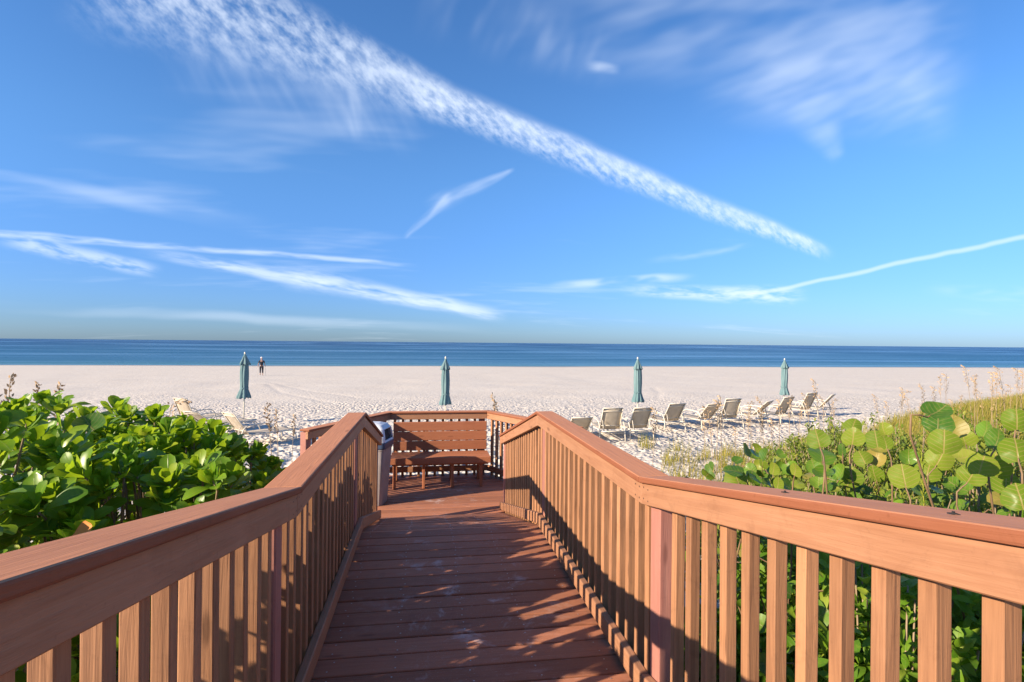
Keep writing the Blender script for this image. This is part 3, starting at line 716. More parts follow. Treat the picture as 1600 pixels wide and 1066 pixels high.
skin_obj('trousers', JT, [(0, 1), (1, 2), (2, 3), (0, 4), (4, 5), (5, 6)], M_DARK, 0, ps)
V, Fc = loft([[(r_*math.cos(a*.5236), .035+r_*1.15*math.sin(a*.5236), z) for a in range(12)] for r_, z in ((.10, 1.67), (.108, 1.70), (.10, 1.75), (.07, 1.79), (.02, 1.805))])
V2, F2 = loft([[(.085*math.cos(a*.5236), .15+.10*math.sin(a*.5236), z) for a in range(12)] for z in (1.672, 1.685)])
put('cap', mesh_from('cap', *merge_geo([(V, Fc), (V2, F2)]), mat=M_HAT, smooth=True), ps)
for s, x0 in ((-1, -.315), (1, .315)):
    wp = empty('walking_pole', ps.matrix_basis @ Vector((x0*1.12, .10+.05*s, 0)), R(12)); wp.scale = (k_,)*3
    tag(wp, 'thin pole in the %s hand of the person walking on the sand' % ('far left' if s < 0 else 'far right'), 'pole')
    wp['label'] = ('thin pole on the umbrella side of the walking person', 'thin pole on the far side of the walking person from the umbrella')[s > 0]
    put('shaft', tube('shaft', [(0, 0, 0), (-x0*.1, .02, .95)], .012, M_FRAME), wp); put('grip', tube('grip', [(-x0*.1, .02, .85), (-x0*.112, .022, 1.0)], .02, M_DARK), wp)

# ------------------------------------------------------------------ plants
def leaf_mat(name, c1, c2, c3, trans, rough=.32, vein=.5, spec=.45, tfac=.35, veincol=(.45, .42, .16, 1), red=0.0, feather=True, under=None):
    """waxy leaf: u runs 0..1 from stalk to tip, v -1..1 across"""
    mt, t, b = new_mat(name)
    uv = t.sep(t.node('ShaderNodeUVMap').outputs[0]); U = uv[0]; Vv = t.math('ABSOLUTE', t.math('SUBTRACT', t.math('MULTIPLY', uv[1], 2.), 1.))
    rnd = t.math('FRACT', t.math('ADD', t.node('ShaderNodeObjectInfo').outputs['Random'], t.node('ShaderNodeNewGeometry').outputs['Random Per Island']))
    r2 = t.math('FRACT', t.math('MULTIPLY', rnd, 17.31))
    pos = t.node('ShaderNodeNewGeometry').outputs['Position']
    c = t.mix(t.ramp(rnd, 0., .75), c1, c2); c = t.mix(t.ramp(rnd, .8, 1.0), c, c3)
    c = t.mix(t.math('MULTIPLY', t.ramp(t.noise(pos, 45., 3, .6), .45, .75), .3), c, c3)
    mid = t.ramp(Vv, .0, .07, 1., 0.)
    sv = t.math('SINE', t.math('MULTIPLY', t.math('SUBTRACT', U, t.math('MULTIPLY', Vv, .28)), 38.))
    side = t.math('MULTIPLY', t.ramp(sv, .86, 1.0), t.ramp(Vv, .75, .95, .7, 0.))
    vn = t.math('MAXIMUM', mid, side) if feather else mid
    c = t.mix(t.math('MULTIPLY', vn, vein), c, veincol)
    if red: c = t.mix(t.math('MULTIPLY', t.ramp(r2, .82, 1.0), red), c, (.35, .20, .06, 1))
    if under:       # the underside of a leaf is paler and matt
        bf = t.node('ShaderNodeNewGeometry').outputs['Backfacing']
        cu = t.mix(t.ramp(rnd, .2, 1., 0., .6), under, c3); cu = t.mix(t.math('MULTIPLY', vn, .6), cu, veincol); c = t.mix(bf, c, cu)
    t.set(b, 'Base Color', c); t.set(b, 'Roughness', t.ramp(r2, 0, 1, rough-.06, rough+.12)); t.set(b, 'Specular IOR Level', t.ramp(t.node('ShaderNodeNewGeometry').outputs['Backfacing'], 0, 1, spec, spec*.3))
    t.set(b, 'Normal', t.node('ShaderNodeBump', Strength=.35, Distance=.004, Height=vn).outputs[0])
    tl = t.node('ShaderNodeBsdfTranslucent', Color=t.mix(.35, trans, c))
    mx = t.node('ShaderNodeMixShader', i0=tfac); t.l.new(b.outputs[0], mx.inputs[1]); t.l.new(tl.outputs[0], mx.inputs[2])
    t.l.new(mx.outputs[0], t.n['Material Output'].inputs[0])
    return mt
M_NAU = leaf_mat('naupaka_leaf', (.08, .20, .010, 1), (.165, .30, .014, 1), (.34, .40, .03, 1), (.46, .62, .02, 1), .36, .3, spec=.3, feather=False, tfac=.42)
M_GRAPE = leaf_mat('sea_grape_leaf', (.04, .115, .012, 1), (.11, .215, .016, 1), (.22, .26, .03, 1), (.36, .46, .02, 1), .34, .42, spec=.35, tfac=.26, under=(.11, .17, .014, 1), veincol=(.42, .27, .12, 1), red=.6)
M_FINE = leaf_mat('small_shrub_leaf', (.10, .16, .02, 1), (.19, .24, .03, 1), (.30, .30, .05, 1), (.40, .44, .05, 1), .5, .2, .3, feather=False)
M_DKGR = leaf_mat('dense_green_leaf', (.07, .17, .012, 1), (.14, .26, .018, 1), (.28, .35, .04, 1), (.38, .55, .03, 1), .42, .2, .3, feather=False)
M_GRASS = leaf_mat('dune_grass_blade', (.20, .21, .035, 1), (.33, .28, .055, 1), (.44, .32, .10, 1), (.5, .45, .09, 1), .6, .1, .2, feather=False)
M_SPUR = leaf_mat('spurge_leaf', (.24, .30, .03, 1), (.32, .36, .04, 1), (.38, .38, .07, 1), (.5, .5, .06, 1), .5, .2, .3, feather=False)
M_TWIG = plain('shrub_twig', (.26, .19, .12, 1), .8, .2, vary=.3)
M_STALK = plain('sea_grape_stalk', (.20, .125, .065, 1), .6, .3, vary=.3)
M_OAT = plain('dry_oat_straw', (.34, .25, .145, 1), .8, .2, vary=.25)
M_OATH = plain('dry_oat_head', (.42, .28, .15, 1), .85, .2, vary=.3)
M_YELL = plain('withered_leaf', (.55, .19, .03, 1), .6, .3, vary=.3)

def blade(width_fn, L, rows_, bend=0.0, cup=0.0, fold=0.0, wave=0.0, seed=0):
    """leaf along +X, upper side +Z; returns verts, faces, uv"""
    rg = random.Random(seed); V = []; Fc = []; uv = []
    ph = rg.uniform(0, 6)
    for i in range(rows_+1):
        u = i/rows_; a = bend*u; x = L*(math.sin(a)/bend if bend else u); z = L*((1-math.cos(a))/bend if bend else 0)
        wd = width_fn(u)
        for s in (-1, 0, 1):
            zz = z+abs(s)*wd*cup+(fold*wd*abs(s))+wave*wd*s*math.sin(u*7+ph)
            V.append((x-abs(s)*wd*cup*math.sin(a)*.5, s*wd*math.sqrt(max(.2, 1-cup*cup*.6)), zz)); uv.append((u, .5+.5*s))
    for i in range(rows_):
        for j in range(2): a = i*3+j; Fc.append((a, a+3, a+4, a+1))
    return V, Fc, uv
def nau_w(u): return .004 if u < .02 else .0285*(.16+.84*float(sstep(.0, .72, u)))*math.sqrt(max(.03, 1-max(0, (u-.72)/.29)**2))
NAU = [mesh_from('leaf', *(lambda g: (g[0], g[1]))(g), mat=M_NAU, smooth=True, uv=g[2]) for g in
       [blade(nau_w, .115, 7, -.55, .12, .18, .06, 1), blade(nau_w, .10, 7, .35, .1, .3, .05, 2), blade(nau_w, .125, 7, -.95, .15, .12, .08, 3), blade(nau_w, .09, 7, .7, .1, .35, .05, 4)]]
def grape(seed, rr_=.5, cup=.25, fold=.1):
    """round leaf, diameter 1, stalk at the origin, blade along +X"""
    rg = random.Random(seed); V = []; Fc = []; uv = []
    n = 14
    for ring_ in (0., .5, 1.):
        for j in range(n):
            a = 2*math.pi*j/n; e = 1+.05*math.sin(a*3+seed)+rg.uniform(-.02, .02)
            x = .47+.5*ring_*math.cos(a)*e; y_ = .53*ring_*math.sin(a)*e
            if ring_ == 1. and abs(a-math.pi) < .1: x += .10
            z = cup*((x-.45)**2*.7+y_**2)*(1 if ring_ else 0)+fold*abs(y_)+.03*ring_*math.sin(a*4+seed*2)
            if ring_ == 0: x, y_, z = .47, 0, 0
            V.append((x, y_, z)); uv.append((x, .5+y_*.95))
            if ring_ == 0: break
    for j in range(n): Fc.append((0, 1+j, 1+(j+1) % n))
    for j in range(n): Fc.append((1+j, 1+n+j, 1+n+(j+1) % n, 1+(j+1) % n))
    return V, Fc, uv
GRP = [mesh_from('leaf', g[0], g[1], mat=M_GRAPE, smooth=True, uv=g[2]) for g in (grape(1, cup=.4), grape(2, cup=-.35, fold=.25), grape(3, cup=.75, fold=.05), grape(4, cup=-.55, fold=.4))]

def frame_x(d, up):
    """rotation taking +X to d with +Z towards up"""
    x = d.normalized(); z = (up-x*up.dot(x)); z = z.normalized() if z.length > 1e-4 else x.orthogonal().normalized(); y_ = z.cross(x)
    return Matrix(((x.x, y_.x, z.x), (x.y, y_.y, z.y), (x.z, y_.z, z.z))).to_4x4()
class Foliage:
    """collects leaf transforms; the largest in view become leaf parts, the rest one joined part"""
    def __init__(s): s.items = []
    def add(s, mesh, loc, d, up, sc, weight=1.0): s.items.append((mesh, Matrix.Translation(loc) @ frame_x(d, up) @ Matrix.Diagonal((sc, sc, sc, 1)), sc, weight))
    def build(s, root, base, limit, rest_name='foliage', keep=None):
        def score(it):
            p = it[1].translation; v = p-EYEP; dep = v.dot(ray(800, 533))
            if dep < .2: return 0
            return it[2]/dep*it[3]*(1 if not (keep and not keep(p)) else .01)
        order = sorted(range(len(s.items)), key=lambda i: -score(s.items[i])); Tb = Matrix.Translation(-Vector(base))
        for i in order[:limit]:
            me, mw, _, _ = s.items[i]; o = bpy.data.objects.new('leaf', me); COL.objects.link(o); o.parent = root; o.matrix_basis = Tb @ mw
        rest = order[limit:]
        if rest:
            by = {}
            for i in rest: by.setdefault(s.items[i][0], []).append(Tb @ s.items[i][1])
            Vs, Ls, Ts, Us, mat, nb = [], [], [], [], None, 0
            for me, mats in by.items():
                nv = len(me.vertices); c = np.zeros(nv*3, np.float32); me.vertices.foreach_get('co', c); c = np.c_[c.reshape(-1, 3), np.ones(nv)]
                uvp = np.zeros(len(me.loops)*2, np.float32); me.uv_layers[0].data.foreach_get('uv', uvp); li = np.zeros(len(me.loops), np.int32); me.loops.foreach_get('vertex_index', li)
                tt = np.zeros(len(me.polygons), np.int32); me.polygons.foreach_get('loop_total', tt)
                A = np.array([[list(r_) for r_ in m_] for m_ in mats]); Vs.append(np.einsum('kij,nj->kni', A, c)[..., :3].reshape(-1, 3))
                k = len(mats); Ls.append((li[None, :]+(nb+nv*np.arange(k))[:, None]).ravel()); Ts.append(np.tile(tt, k)); Us.append(np.tile(uvp.reshape(-1, 2), (k, 1))); nb += nv*k; mat = me.materials[0]
            o = put(rest_name, fast_mesh(rest_name, np.concatenate(Vs), np.concatenate(Ls), np.concatenate(Ts), mat, np.concatenate(Us)), root); tag(o, kind='stuff')
def rosette(fol, c, axis, meshes, n, sc, rg, weight=1.0):
    axis = axis.normalized(); a0 = rg.uniform(0, 6.28); s1 = axis.orthogonal().normalized(); s2 = axis.cross(s1)
    for i in range(n):
        k = i/(n-1); a = a0+i*2.4; el = R(lerp(84, 22, k**.8)+rg.uniform(-10, 10))
        h_ = s1*math.cos(a)+s2*math.sin(a); d = h_*math.cos(el)+axis*math.sin(el)
        p = c+axis*(.02-.075*k)+h_*.008; fol.add(rg.choice(meshes), p, d, axis-h_*.25, sc*lerp(.62, 1.1, min(1, k*1.6))*rg.uniform(.85, 1.12), weight)
def in_view(p):
    v = p-EYEP; dep = v.dot(ray(800, 533)); r_ = ray(0, 533)
    if dep < .3: return False
    cxn = (v-ray(800, 533)*dep).dot(cx)/dep; return abs(cxn) < .97
# ---- glossy shrubs left of the walk
def left_top(x, y):
    """height of the leafy top, lower towards the beach end and dipping near the railing"""
    t_ = .98+.10*math.sin(x*2.1+y*1.3)+.08*math.sin(x*4.7-y*3.1)+.05*math.sin(y*6+x)
    t_ += .06*sstep(2.6, 1.4, y)
    t_ -= .42*sstep(-1.50, -1.15, x)*sstep(2.75, 2.3, y)*sstep(.9, 1.3, y)
    t_ -= .36*sstep(3.0, 4.9, y)+.10*sstep(2.6, 3.4, y)*sstep(-2.2, -1.2, x)
    t_ -= .12*sstep(-1.4, -.85, x)
    return float(t_)
def shrub(name_label, xr_, yr_, nros, seed, limit=300, bare=None, extra=0.0, heads=()):
    rg = random.Random(seed); bx, by_ = (xr_[0]+xr_[1])/2, (yr_[0]+yr_[1])/2; base = Vector((bx, by_, gz(bx, by_)))
    root = empty('naupaka_shrub', base); tag(root, name_label, 'shrub', 'glossy green shrubs left of the walk')
    fol = Foliage(); tw = []; done = []; tries = 0
    while len(done) < nros and tries < nros*40:
        tries += 1
        x, y_ = rg.uniform(*xr_), rg.uniform(*yr_)
        if bare and bare(x, y_): continue
        low = rg.random()
        zt = left_top(x, y_)+extra-(0 if low < .5 else rg.uniform(.10, .75)); p = Vector((x, y_, zt+rg.uniform(-.05, .05)))
        if any((p-d_).length < .085 for d_ in done): continue
        done.append(p)
        out_ = Vector((x-bx, y_-by_, 0)); out_ = out_/max(.6, out_.length)
        ax_ = Vector((rg.uniform(-.35, .35)-.15, rg.uniform(-.35, .35)-.25, 1.0))+out_*.45
        rosette(fol, p, ax_, NAU, rg.randint(12, 17), rg.uniform(.85, 1.25), rg, 1.0 if low < .5 else .4)
        b_ = Vector((lerp(x, bx, .55)+rg.uniform(-.15, .15), lerp(y_, by_, .55)+rg.uniform(-.15, .15), base.z))
        mid_ = b_.lerp(p, .6)+Vector((rg.uniform(-.08, .08), rg.uniform(-.08, .08), -.04))
        tw.append(tube_geo([b_-base, mid_-base, p-ax_.normalized()*.06-base, p-base], [.010, .007, .005, .003], 5))
    for px_, py_, dp in heads:          # shoots standing clear of the top
        p = at_depth(px_, py_, dp); ax_ = Vector((rg.uniform(-.2, .2), rg.uniform(-.25, .1), 1)); b_ = Vector((p.x+rg.uniform(-.2, .2), p.y+rg.uniform(-.1, .2), base.z))
        rosette(fol, p, ax_, NAU, 16, rg.uniform(1.2, 1.4), rg, 2.0)
        tw.append(tube_geo([b_-base, b_.lerp(p, .6)+Vector((.03, 0, 0))-base, p-base], [.010, .007, .004], 5))
    tag(put('stems', mesh_from('stems', *merge_geo(tw), mat=M_TWIG, smooth=True), root), kind='stuff')
    fol.build(root, base, limit, keep=in_view); return root
gap = lambda x, y_: False
shrub('glossy green shrub at the left edge, nearest the camera', (-2.75, -.82), (.75, 2.35), 230, 21, bare=gap)
shrub('tallest glossy green shrub, its top rising against the beach', (-4.6, -1.75), (2.3, 4.6), 330, 22, extra=.03, heads=((33, 640, 3.9), (72, 632, 4.1), (92, 640, 4.0), (182, 645, 4.1), (198, 655, 4.0), (242, 655, 4.0), (10, 650, 3.8), (135, 655, 3.9), (160, 668, 3.6)))
shrub('rounded glossy green shrub close to the left railing', (-1.75, -.86), (2.35, 3.85), 180, 23, extra=-.12, heads=((330, 678, 3.7), (195, 712, 3.0), (215, 690, 3.2), (60, 690, 3.0), (300, 690, 3.4), (355, 705, 3.5)))
shrub('low end of the glossy green shrubs, next to the reclined chaises', (-2.3, -.95), (3.85, 4.9), 110, 24, extra=-.10)
# ---- round sea grape leaves
def grape_plant(label, base, leaves, fill, seed, group, limit=300, box_=None, size=(.11, .16)):
    """leaves: (px, py, size_px, facing) read off the photograph at a natural leaf size; fill: random ones in a volume"""
    rg = random.Random(seed); base = Vector(base); root = empty('sea_grape', base); tag(root, label, 'shrub', group)
    fol = Foliage(); tw = []; tips = []
    for px_, py_, sp, kind in leaves:
        dia = rg.uniform(*size) if sp > 26 else rg.uniform(.085, .11); dep = min(max(dia*FPX/sp, 2.1), 4.6); dia = sp*dep/FPX*.88
        c = at_depth(px_, py_, dep); tocam = (EYEP-c).normalized()
        if kind == 'f': nrm_ = tocam+Vector((rg.uniform(-.35, .2), rg.uniform(-.3, .1), rg.uniform(0, .5)))       # facing us
        elif kind == 'u': nrm_ = Vector((rg.uniform(-.3, .3), rg.uniform(-.4, 0), 1))+tocam*.35                     # seen from above at a slant
        else: nrm_ = Vector((rg.choice((-1, 1)), .25, rg.uniform(-.1, .4)))+tocam*.12                                # nearly edge on
        if kind == 'f' and rg.random() < .6: nrm_ = -nrm_          # underside towards us
        nrm_.normalize(); d = (Vector((rg.uniform(-.6, .6), rg.uniform(-.3, .3), 1 if kind != 'u' else .3))); d = (d-nrm_*d.dot(nrm_)).normalized()
        p = c-d*dia*.47; fol.add(rg.choice(GRP), p, d, nrm_, dia, 3.0)
        if rg.random() < .35: tips.append((p, d))
    for _ in range(fill):
        for _k in range(20):
            x, y_ = rg.uniform(box_[0], box_[1]), rg.uniform(box_[2], box_[3])
            top = box_[5](x, y_)
            z = top-abs(rg.gauss(0, .28)); 
            if z > gz(x, y_)+.05: break
        nrm_ = Vector((rg.uniform(-.9, .5), rg.uniform(-.9, .3), rg.uniform(.2, 1))).normalized(); d = Vector((rg.uniform(-1, 1), rg.uniform(-1, 1), rg.uniform(-.2, .8))); d = (d-nrm_*d.dot(nrm_)).normalized()
        p = Vector((x, y_, z)); fol.add(rg.choice(GRP), p, d, nrm_, rg.uniform(*size)*.66, 1.0)
        if rg.random() < .3: tips.append((p, d))
    for p, d in tips:
        q_ = Vector((lerp(p.x, base.x, .5)+rg.uniform(-.1, .1), lerp(p.y, base.y, .5)+rg.uniform(-.1, .1), gz(p.x, p.y)))
        m1 = q_.lerp(p, .55)+Vector((rg.uniform(-.06, .06), rg.uniform(-.06, .06), 0)); m2 = p-d*.09+Vector((0, 0, -.03))
        tw.append(tube_geo(smooth_path([q_-base, m1-base, m2-base, p-base, p+d*.02-base], 3), [lerp(.0065, .002, i/12) for i in range(13)], 5))
    tag(put('stems', mesh_from('stems', *merge_geo(tw), mat=M_STALK, smooth=True), root), kind='stuff')
    fol.build(root, base, limit); return root
GG = 'round-leaved sea grape right of the walk'
def rtop(x, y_): return .52+.16*math.sin(x*1.9+y_)+.10*math.sin(x*4.1-y_*2.3)-.42*float(sstep(1.9, 1.15, x))-.25*float(sstep(3.6, 4.8, y_))
LA = [(1278, 687, 36, 'f'), (1284, 712, 44, 'u'), (1316, 704, 24, 'e'), (1333, 665, 28, 'f'), (1333, 684, 36, 'f'), (1369, 687, 34, 'f'), (1372, 702, 32, 'u'), (1380, 671, 26, 'e'), (1384, 692, 26, 'e'), (1272, 729, 25, 'f'), (1288, 741, 36, 'u'), (1328, 746, 40, 'f'), (1347, 715, 30, 'f'), (1369, 716, 32, 'f'), (1412, 745, 46, 'f'), (1390, 779, 34, 'f'), (1316, 738, 30, 'e'), (1366, 742, 32, 'e'), (1345, 768, 34, 'u'), (1300, 765, 30, 'u'), (1420, 715, 30, 'f')]
LB = [(1464, 644, 46, 'u'), (1466, 661, 46, 'f'), (1489, 668, 42, 'f'), (1475, 692, 48, 'f'), (1506, 686, 34, 'e'), (1541, 672, 32, 'e'), (1559, 688, 40, 'e'), (1589, 657, 42, 'f'), (1592, 669, 40, 'u'), (1589, 703, 50, 'f'), (1534, 725, 46, 'f'), (1519, 742, 42, 'f'), (1552, 728, 50, 'e'), (1572, 756, 44, 'f'), (1594, 778, 52, 'f'), (1497, 761, 42, 'u'), (1469, 716, 42, 'f'), (1450, 735, 40, 'f'), (1508, 715, 36, 'u'), (1565, 780, 40, 'u'), (1440, 770, 36, 'u')]
LC = [(1147, 736, 36, 'u'), (1150, 745, 38, 'f'), (1183, 700, 20, 'e'), (1191, 725, 20, 'e'), (1197, 712, 26, 'e'), (1209, 733, 24, 'e'), (1190, 742, 22, 'u'), (1216, 756, 24, 'e'), (1234, 743, 22, 'e'), (1243, 735, 26, 'e'), (1247, 757, 22, 'u')]
grape_plant('sea grape with large round leaves, right of the empty sand', (2.5, 3.0, gz(2.5, 3.0)), LA, 150, 31, GG, box_=(1.5, 3.2, 2.0, 4.4, 0, rtop))
grape_plant('tallest sea grape with big cupped leaves near the right edge', (3.2, 2.6, gz(3.2, 2.6)), LB, 190, 32, GG, box_=(2.3, 5.0, 1.2, 4.0, 0, rtop))
grape_plant('small sprig of sea grape just above the right railing', (1.6, 2.9, gz(1.6, 2.9)), LC, 16, 33, GG, box_=(1.25, 2.0, 2.4, 3.4, 0, rtop), size=(.10, .13))
LL = [(70, 765, 66, 'f'), (15, 815, 70, 'f'), (20, 850, 66, 'e'), (328, 768, 46, 'f'), (140, 665, 46, 'u'), (110, 830, 50, 'e'), (300, 785, 40, 'u'), (215, 800, 36, 'u'), (30, 740, 40, 'e'), (130, 735, 44, 'e'), (5, 780, 60, 'u')]
grape_plant('dark round sea grape leaves low among the left shrubs', (-1.5, 1.9, gz(-1.5, 1.9)), LL, 8, 34, 'sea grape among the left shrubs', box_=(-2.0, -1.0, 1.2, 2.6, 0, lambda x, y_: .35), size=(.15, .19))
yl = empty('withered_leaf', at_depth(104, 846, 1.72)); tag(yl, 'single withered orange leaf resting by the left cap rail', 'leaf')
g = blade(nau_w, .075, 6, .8, .2, .3, .1, 9); put('blade', mesh_from('blade', g[0], g[1], M_YELL, True, g[2]), yl, rot=(R(25), R(-10), R(40)))
# ---- dense low greenery behind the right-hand balusters
def small_leaf(mat, L, wd, bend, seed):
    g = blade(lambda u: wd*math.sin(math.pi*min(1, u*.92+.05))**.8, L, 3, bend, .1, .2, .0, seed); return mesh_from('leaf', g[0], g[1], mat, True, g[2])
SM_D = [small_leaf(M_DKGR, .06, .016, .6, 1), small_leaf(M_DKGR, .075, .020, -.6, 2), small_leaf(M_DKGR, .10, .019, -.8, 3)]
SM_Y = [small_leaf(M_FINE, .045, .0105, .5, 4), small_leaf(M_FINE, .055, .012, -.5, 5)]
def bushy(name, label, cat, group, cen, rad, meshes, n, seed, topfn=None, limit=120, twigs=40, up=.6):
    rg = random.Random(seed); base = Vector((cen[0], cen[1], gz(cen[0], cen[1]))); root = empty(name, base); tag(root, label, cat, group)
    fol = Foliage(); tw = []; tips = []
    for _ in range(twigs):
        a, r_ = rg.uniform(0, 6.28), math.sqrt(rg.random()); x, y_ = cen[0]+rad[0]*r_*math.cos(a), cen[1]+rad[1]*r_*math.sin(a)
        h_ = (cen[2]*(1-.45*r_*r_)*rg.uniform(.6, 1.05)); tips.append(Vector((x, y_, gz(x, y_)+h_)))
        b_ = Vector((lerp(x, cen[0], .45), lerp(y_, cen[1], .45), gz(x, y_))); tw.append(tube_geo([b_-base, b_.lerp(tips[-1], .6)-base, tips[-1]-base], [.008, .006, .003], 4))
    for i in range(n):
        tip = rg.choice(tips); b_ = Vector((lerp(tip.x, cen[0], .3), lerp(tip.y, cen[1], .3), gz(tip.x, tip.y)))
        k = 1-abs(rg.gauss(0, .33)); p = b_.lerp(tip, max(.1, k))+Vector((rg.gauss(0, .045), rg.gauss(0, .045), rg.gauss(0, .03)))
        d = Vector((rg.gauss(0, 1), rg.gauss(0, 1), rg.uniform(-.1, 1.2)+up)); fol.add(rg.choice(meshes), p, d, Vector((rg.uniform(-.5, .3), rg.uniform(-.5, .2), 1)), rg.uniform(.7, 1.3))
    tag(put('stems', mesh_from('stems', *merge_geo(tw), mat=M_TWIG, smooth=True), root), kind='stuff')
    fol.build(root, base, limit, keep=in_view); return root
GD = 'low dense greenery behind the right balusters'
bushy('leafy_bush', 'dark green bush behind the balusters nearest the right edge', 'bush', GD, (1.75, .85, 1.5), (.62, .75), SM_D, 5200, 41, limit=220, twigs=90)
bushy('leafy_bush', 'dark green bush behind the middle of the right-hand balusters', 'bush', GD, (1.85, 1.95, 1.35), (.75, .65), SM_D, 5000, 42, limit=220, twigs=90)
bushy('leafy_bush', 'small green bush seen through balusters next to the pinkish post', 'bush', GD, (1.95, 2.95, 1.05), (.75, .6), SM_D, 3600, 43, limit=160, twigs=70)
bushy('leafy_bush', 'mid green bush filling the gaps below the sea grapes', 'bush', 'green bushes among the sea grapes', (2.3, 2.75, 1.12), (.75, .7), SM_D, 4200, 44, limit=150, twigs=80)
bushy('leafy_bush', 'mid green bush under the tallest sea grape leaves', 'bush', 'green bushes among the sea grapes', (3.2, 2.3, 1.15), (.85, .8), SM_D, 4800, 45, limit=150, twigs=90)
rg = random.Random(5)
for i, (x, y_, z) in enumerate(((1.42, 1.45, .1), (1.5, 1.15, -.05), (1.38, .95, .12))):
    b_ = Vector((x, y_, gz(x, y_))); ro = empty('naupaka_shoot', b_); tag(ro, ('light green leafy shoot between the balusters right of the pinkish post', 'middle light green leafy shoot low behind the right-hand balusters', 'light green leafy shoot behind the widest balusters at right')[i], 'shoot', 'leafy shoots behind the right balusters')
    f_ = Foliage()
    for dz_ in (0, -.12, -.26): rosette(f_, Vector((x+rg.uniform(-.05, .05), y_+rg.uniform(-.05, .05), z+dz_)), Vector((rg.uniform(-.4, .1), rg.uniform(-.4, .1), 1)), NAU, 12, 1.0, rg)
    put('stem', tube('stem', [(0, 0, 0), (.02, .01, (z-b_.z)*.6), (0, 0, z-b_.z)], [.012, .009, .005], M_TWIG), ro); f_.build(ro, b_, 60)
# ---- yellow-green shrubs and dune grass beyond
GY = 'yellow-green small-leaved shrubs on the dune'
YB = [(4.4, 5.4, 1.15, 'yellow-green small-leaved shrub behind the left of the sea grapes'), (5.6, 5.6, 1.2, 'yellow-green small-leaved shrub right behind the tallest sea grape'), (6.9, 5.9, 1.22, 'yellow-green small-leaved shrub below the dune grass at the right edge'), (5.3, 7.0, 1.0, 'yellow-green small-leaved shrub where the dune grass begins'), (3.4, 4.9, .85, 'lowest yellow-green shrub, at the edge of the open sand'), (2.9, 3.4, 1.2, 'yellow-green small-leaved shrub in among the sea grapes'), (4.0, 3.3, 1.28, 'yellow-green small-leaved shrub among the biggest sea grape leaves')]
for i, (x, y_, h_, lb) in enumerate(YB): bushy('small_leaved_shrub', lb, 'shrub', GY, (x, y_, h_), (1.0, .85), SM_Y, 5200, 50+i, limit=0, twigs=90)
sp_b = at_z(1440, 800, gz(2.6, 2.3)); c_ = at_depth(1441, 712, 2.9); b_ = Vector((c_.x, c_.y, gz(c_.x, c_.y)))
sg = empty('spurge_sprig', b_); tag(sg, 'upright feathery yellow-green sprig between the sea grapes', 'sprig'); f_ = Foliage()
SPM = [small_leaf(M_SPUR, .05, .006, .4, 6)]; hh = c_.z-b_.z+.02
for i in range(110):
    k = .35+.65*i/109; a = i*2.4; d = Vector((math.cos(a), math.sin(a), .9)); f_.add(SPM[0], b_+Vector((.03*math.sin(k*3), .01, hh*k)), d, Vector((0, 0, 1)), rg.uniform(.8, 1.15)*(1.15-.4*k))
put('stem', tube('stem', [(.03*math.sin(k*3/6), .01*k/6, hh*k/6) for k in range(7)], [.006, .006, .005, .005, .004, .003, .002], M_SPUR), sg); f_.build(sg, b_, 110)
def grass(name, label, pts, hmin, hmax, seed, lean=.35, wd=.0035):
    rg = np.random.default_rng(seed); n = len(pts); pts = np.asarray(pts); z = ground(pts[:, 0], pts[:, 1])
    a = rg.random(n)*6.283; h_ = hmin+(hmax-hmin)*rg.random(n)**1.2; ln = lean*h_*(.3+rg.random(n)); w_ = wd*(.7+.7*rg.random(n))
    dx, dy = np.cos(a)*ln+.10*h_, np.sin(a)*ln; sx, sy = -np.sin(a)*w_, np.cos(a)*w_
    V = np.zeros((n, 7, 3)); U = np.zeros((n, 7, 2))
    for k, (t_, ww) in enumerate(((0, 1), (.45, .8), (.8, .45))):
        for s, sg_ in enumerate((-1, 1)):
            V[:, k*2+s, 0] = pts[:, 0]+dx*t_**1.8+sx*ww*sg_; V[:, k*2+s, 1] = pts[:, 1]+dy*t_**1.8+sy*ww*sg_; V[:, k*2+s, 2] = z-.02+h_*t_*(1-.12*t_); U[:, k*2+s] = (t_, s)
    V[:, 6, 0] = pts[:, 0]+dx; V[:, 6, 1] = pts[:, 1]+dy; V[:, 6, 2] = z-.02+h_*.88; U[:, 6] = (1, .5)
    pat = np.array([0, 1, 3, 2, 2, 3, 5, 4, 4, 5, 6]); lp = (pat[None, :]+7*np.arange(n)[:, None]).ravel()
    o = put(name, fast_mesh(name, V.reshape(-1, 3), lp, np.tile([4, 4, 3], n), M_GRASS, U[:, pat].reshape(-1, 2), False)); tag(o, label, 'grass', kind='stuff')
rg2 = np.random.default_rng(3)
X_ = 3.5+rg2.random(260000)*24; Y_ = 4+rg2.random(260000)*17; s = np.interp(X_, EDX, EDY)-Y_
ok_ = (rg2.random(260000) < sstep(-.6, 1.6, s)*(.35+.65*(vnoise(X_, Y_, .9, 8)+.5))) & (Y_ > 3.2+.15*X_)
P_ = np.c_[X_, Y_][ok_][:80000]
grass('dune_grass', 'golden green dune grass covering the rise at the right', P_, .25, .70, 61, .35, .0065)
P_ = []
for _ in range(210):
    x = 2.2+rg2.random()*9.5; y_ = float(np.interp(x, EDX, EDY))+.2+rg2.random()*2.6*(1.15-.07*x)
    for _k in range(rg2.integers(6, 26)): P_.append((x+rg2.normal(0, .07), y_+rg2.normal(0, .07)))
for px_, py_ in ((1005, 697), (1012, 700), (1060, 705), (1044, 722)):
    c_ = at_z(px_, py_, -1.18)
    for _k in range(40): P_.append((c_.x+rg2.normal(0, .12), c_.y+rg2.normal(0, .12)))
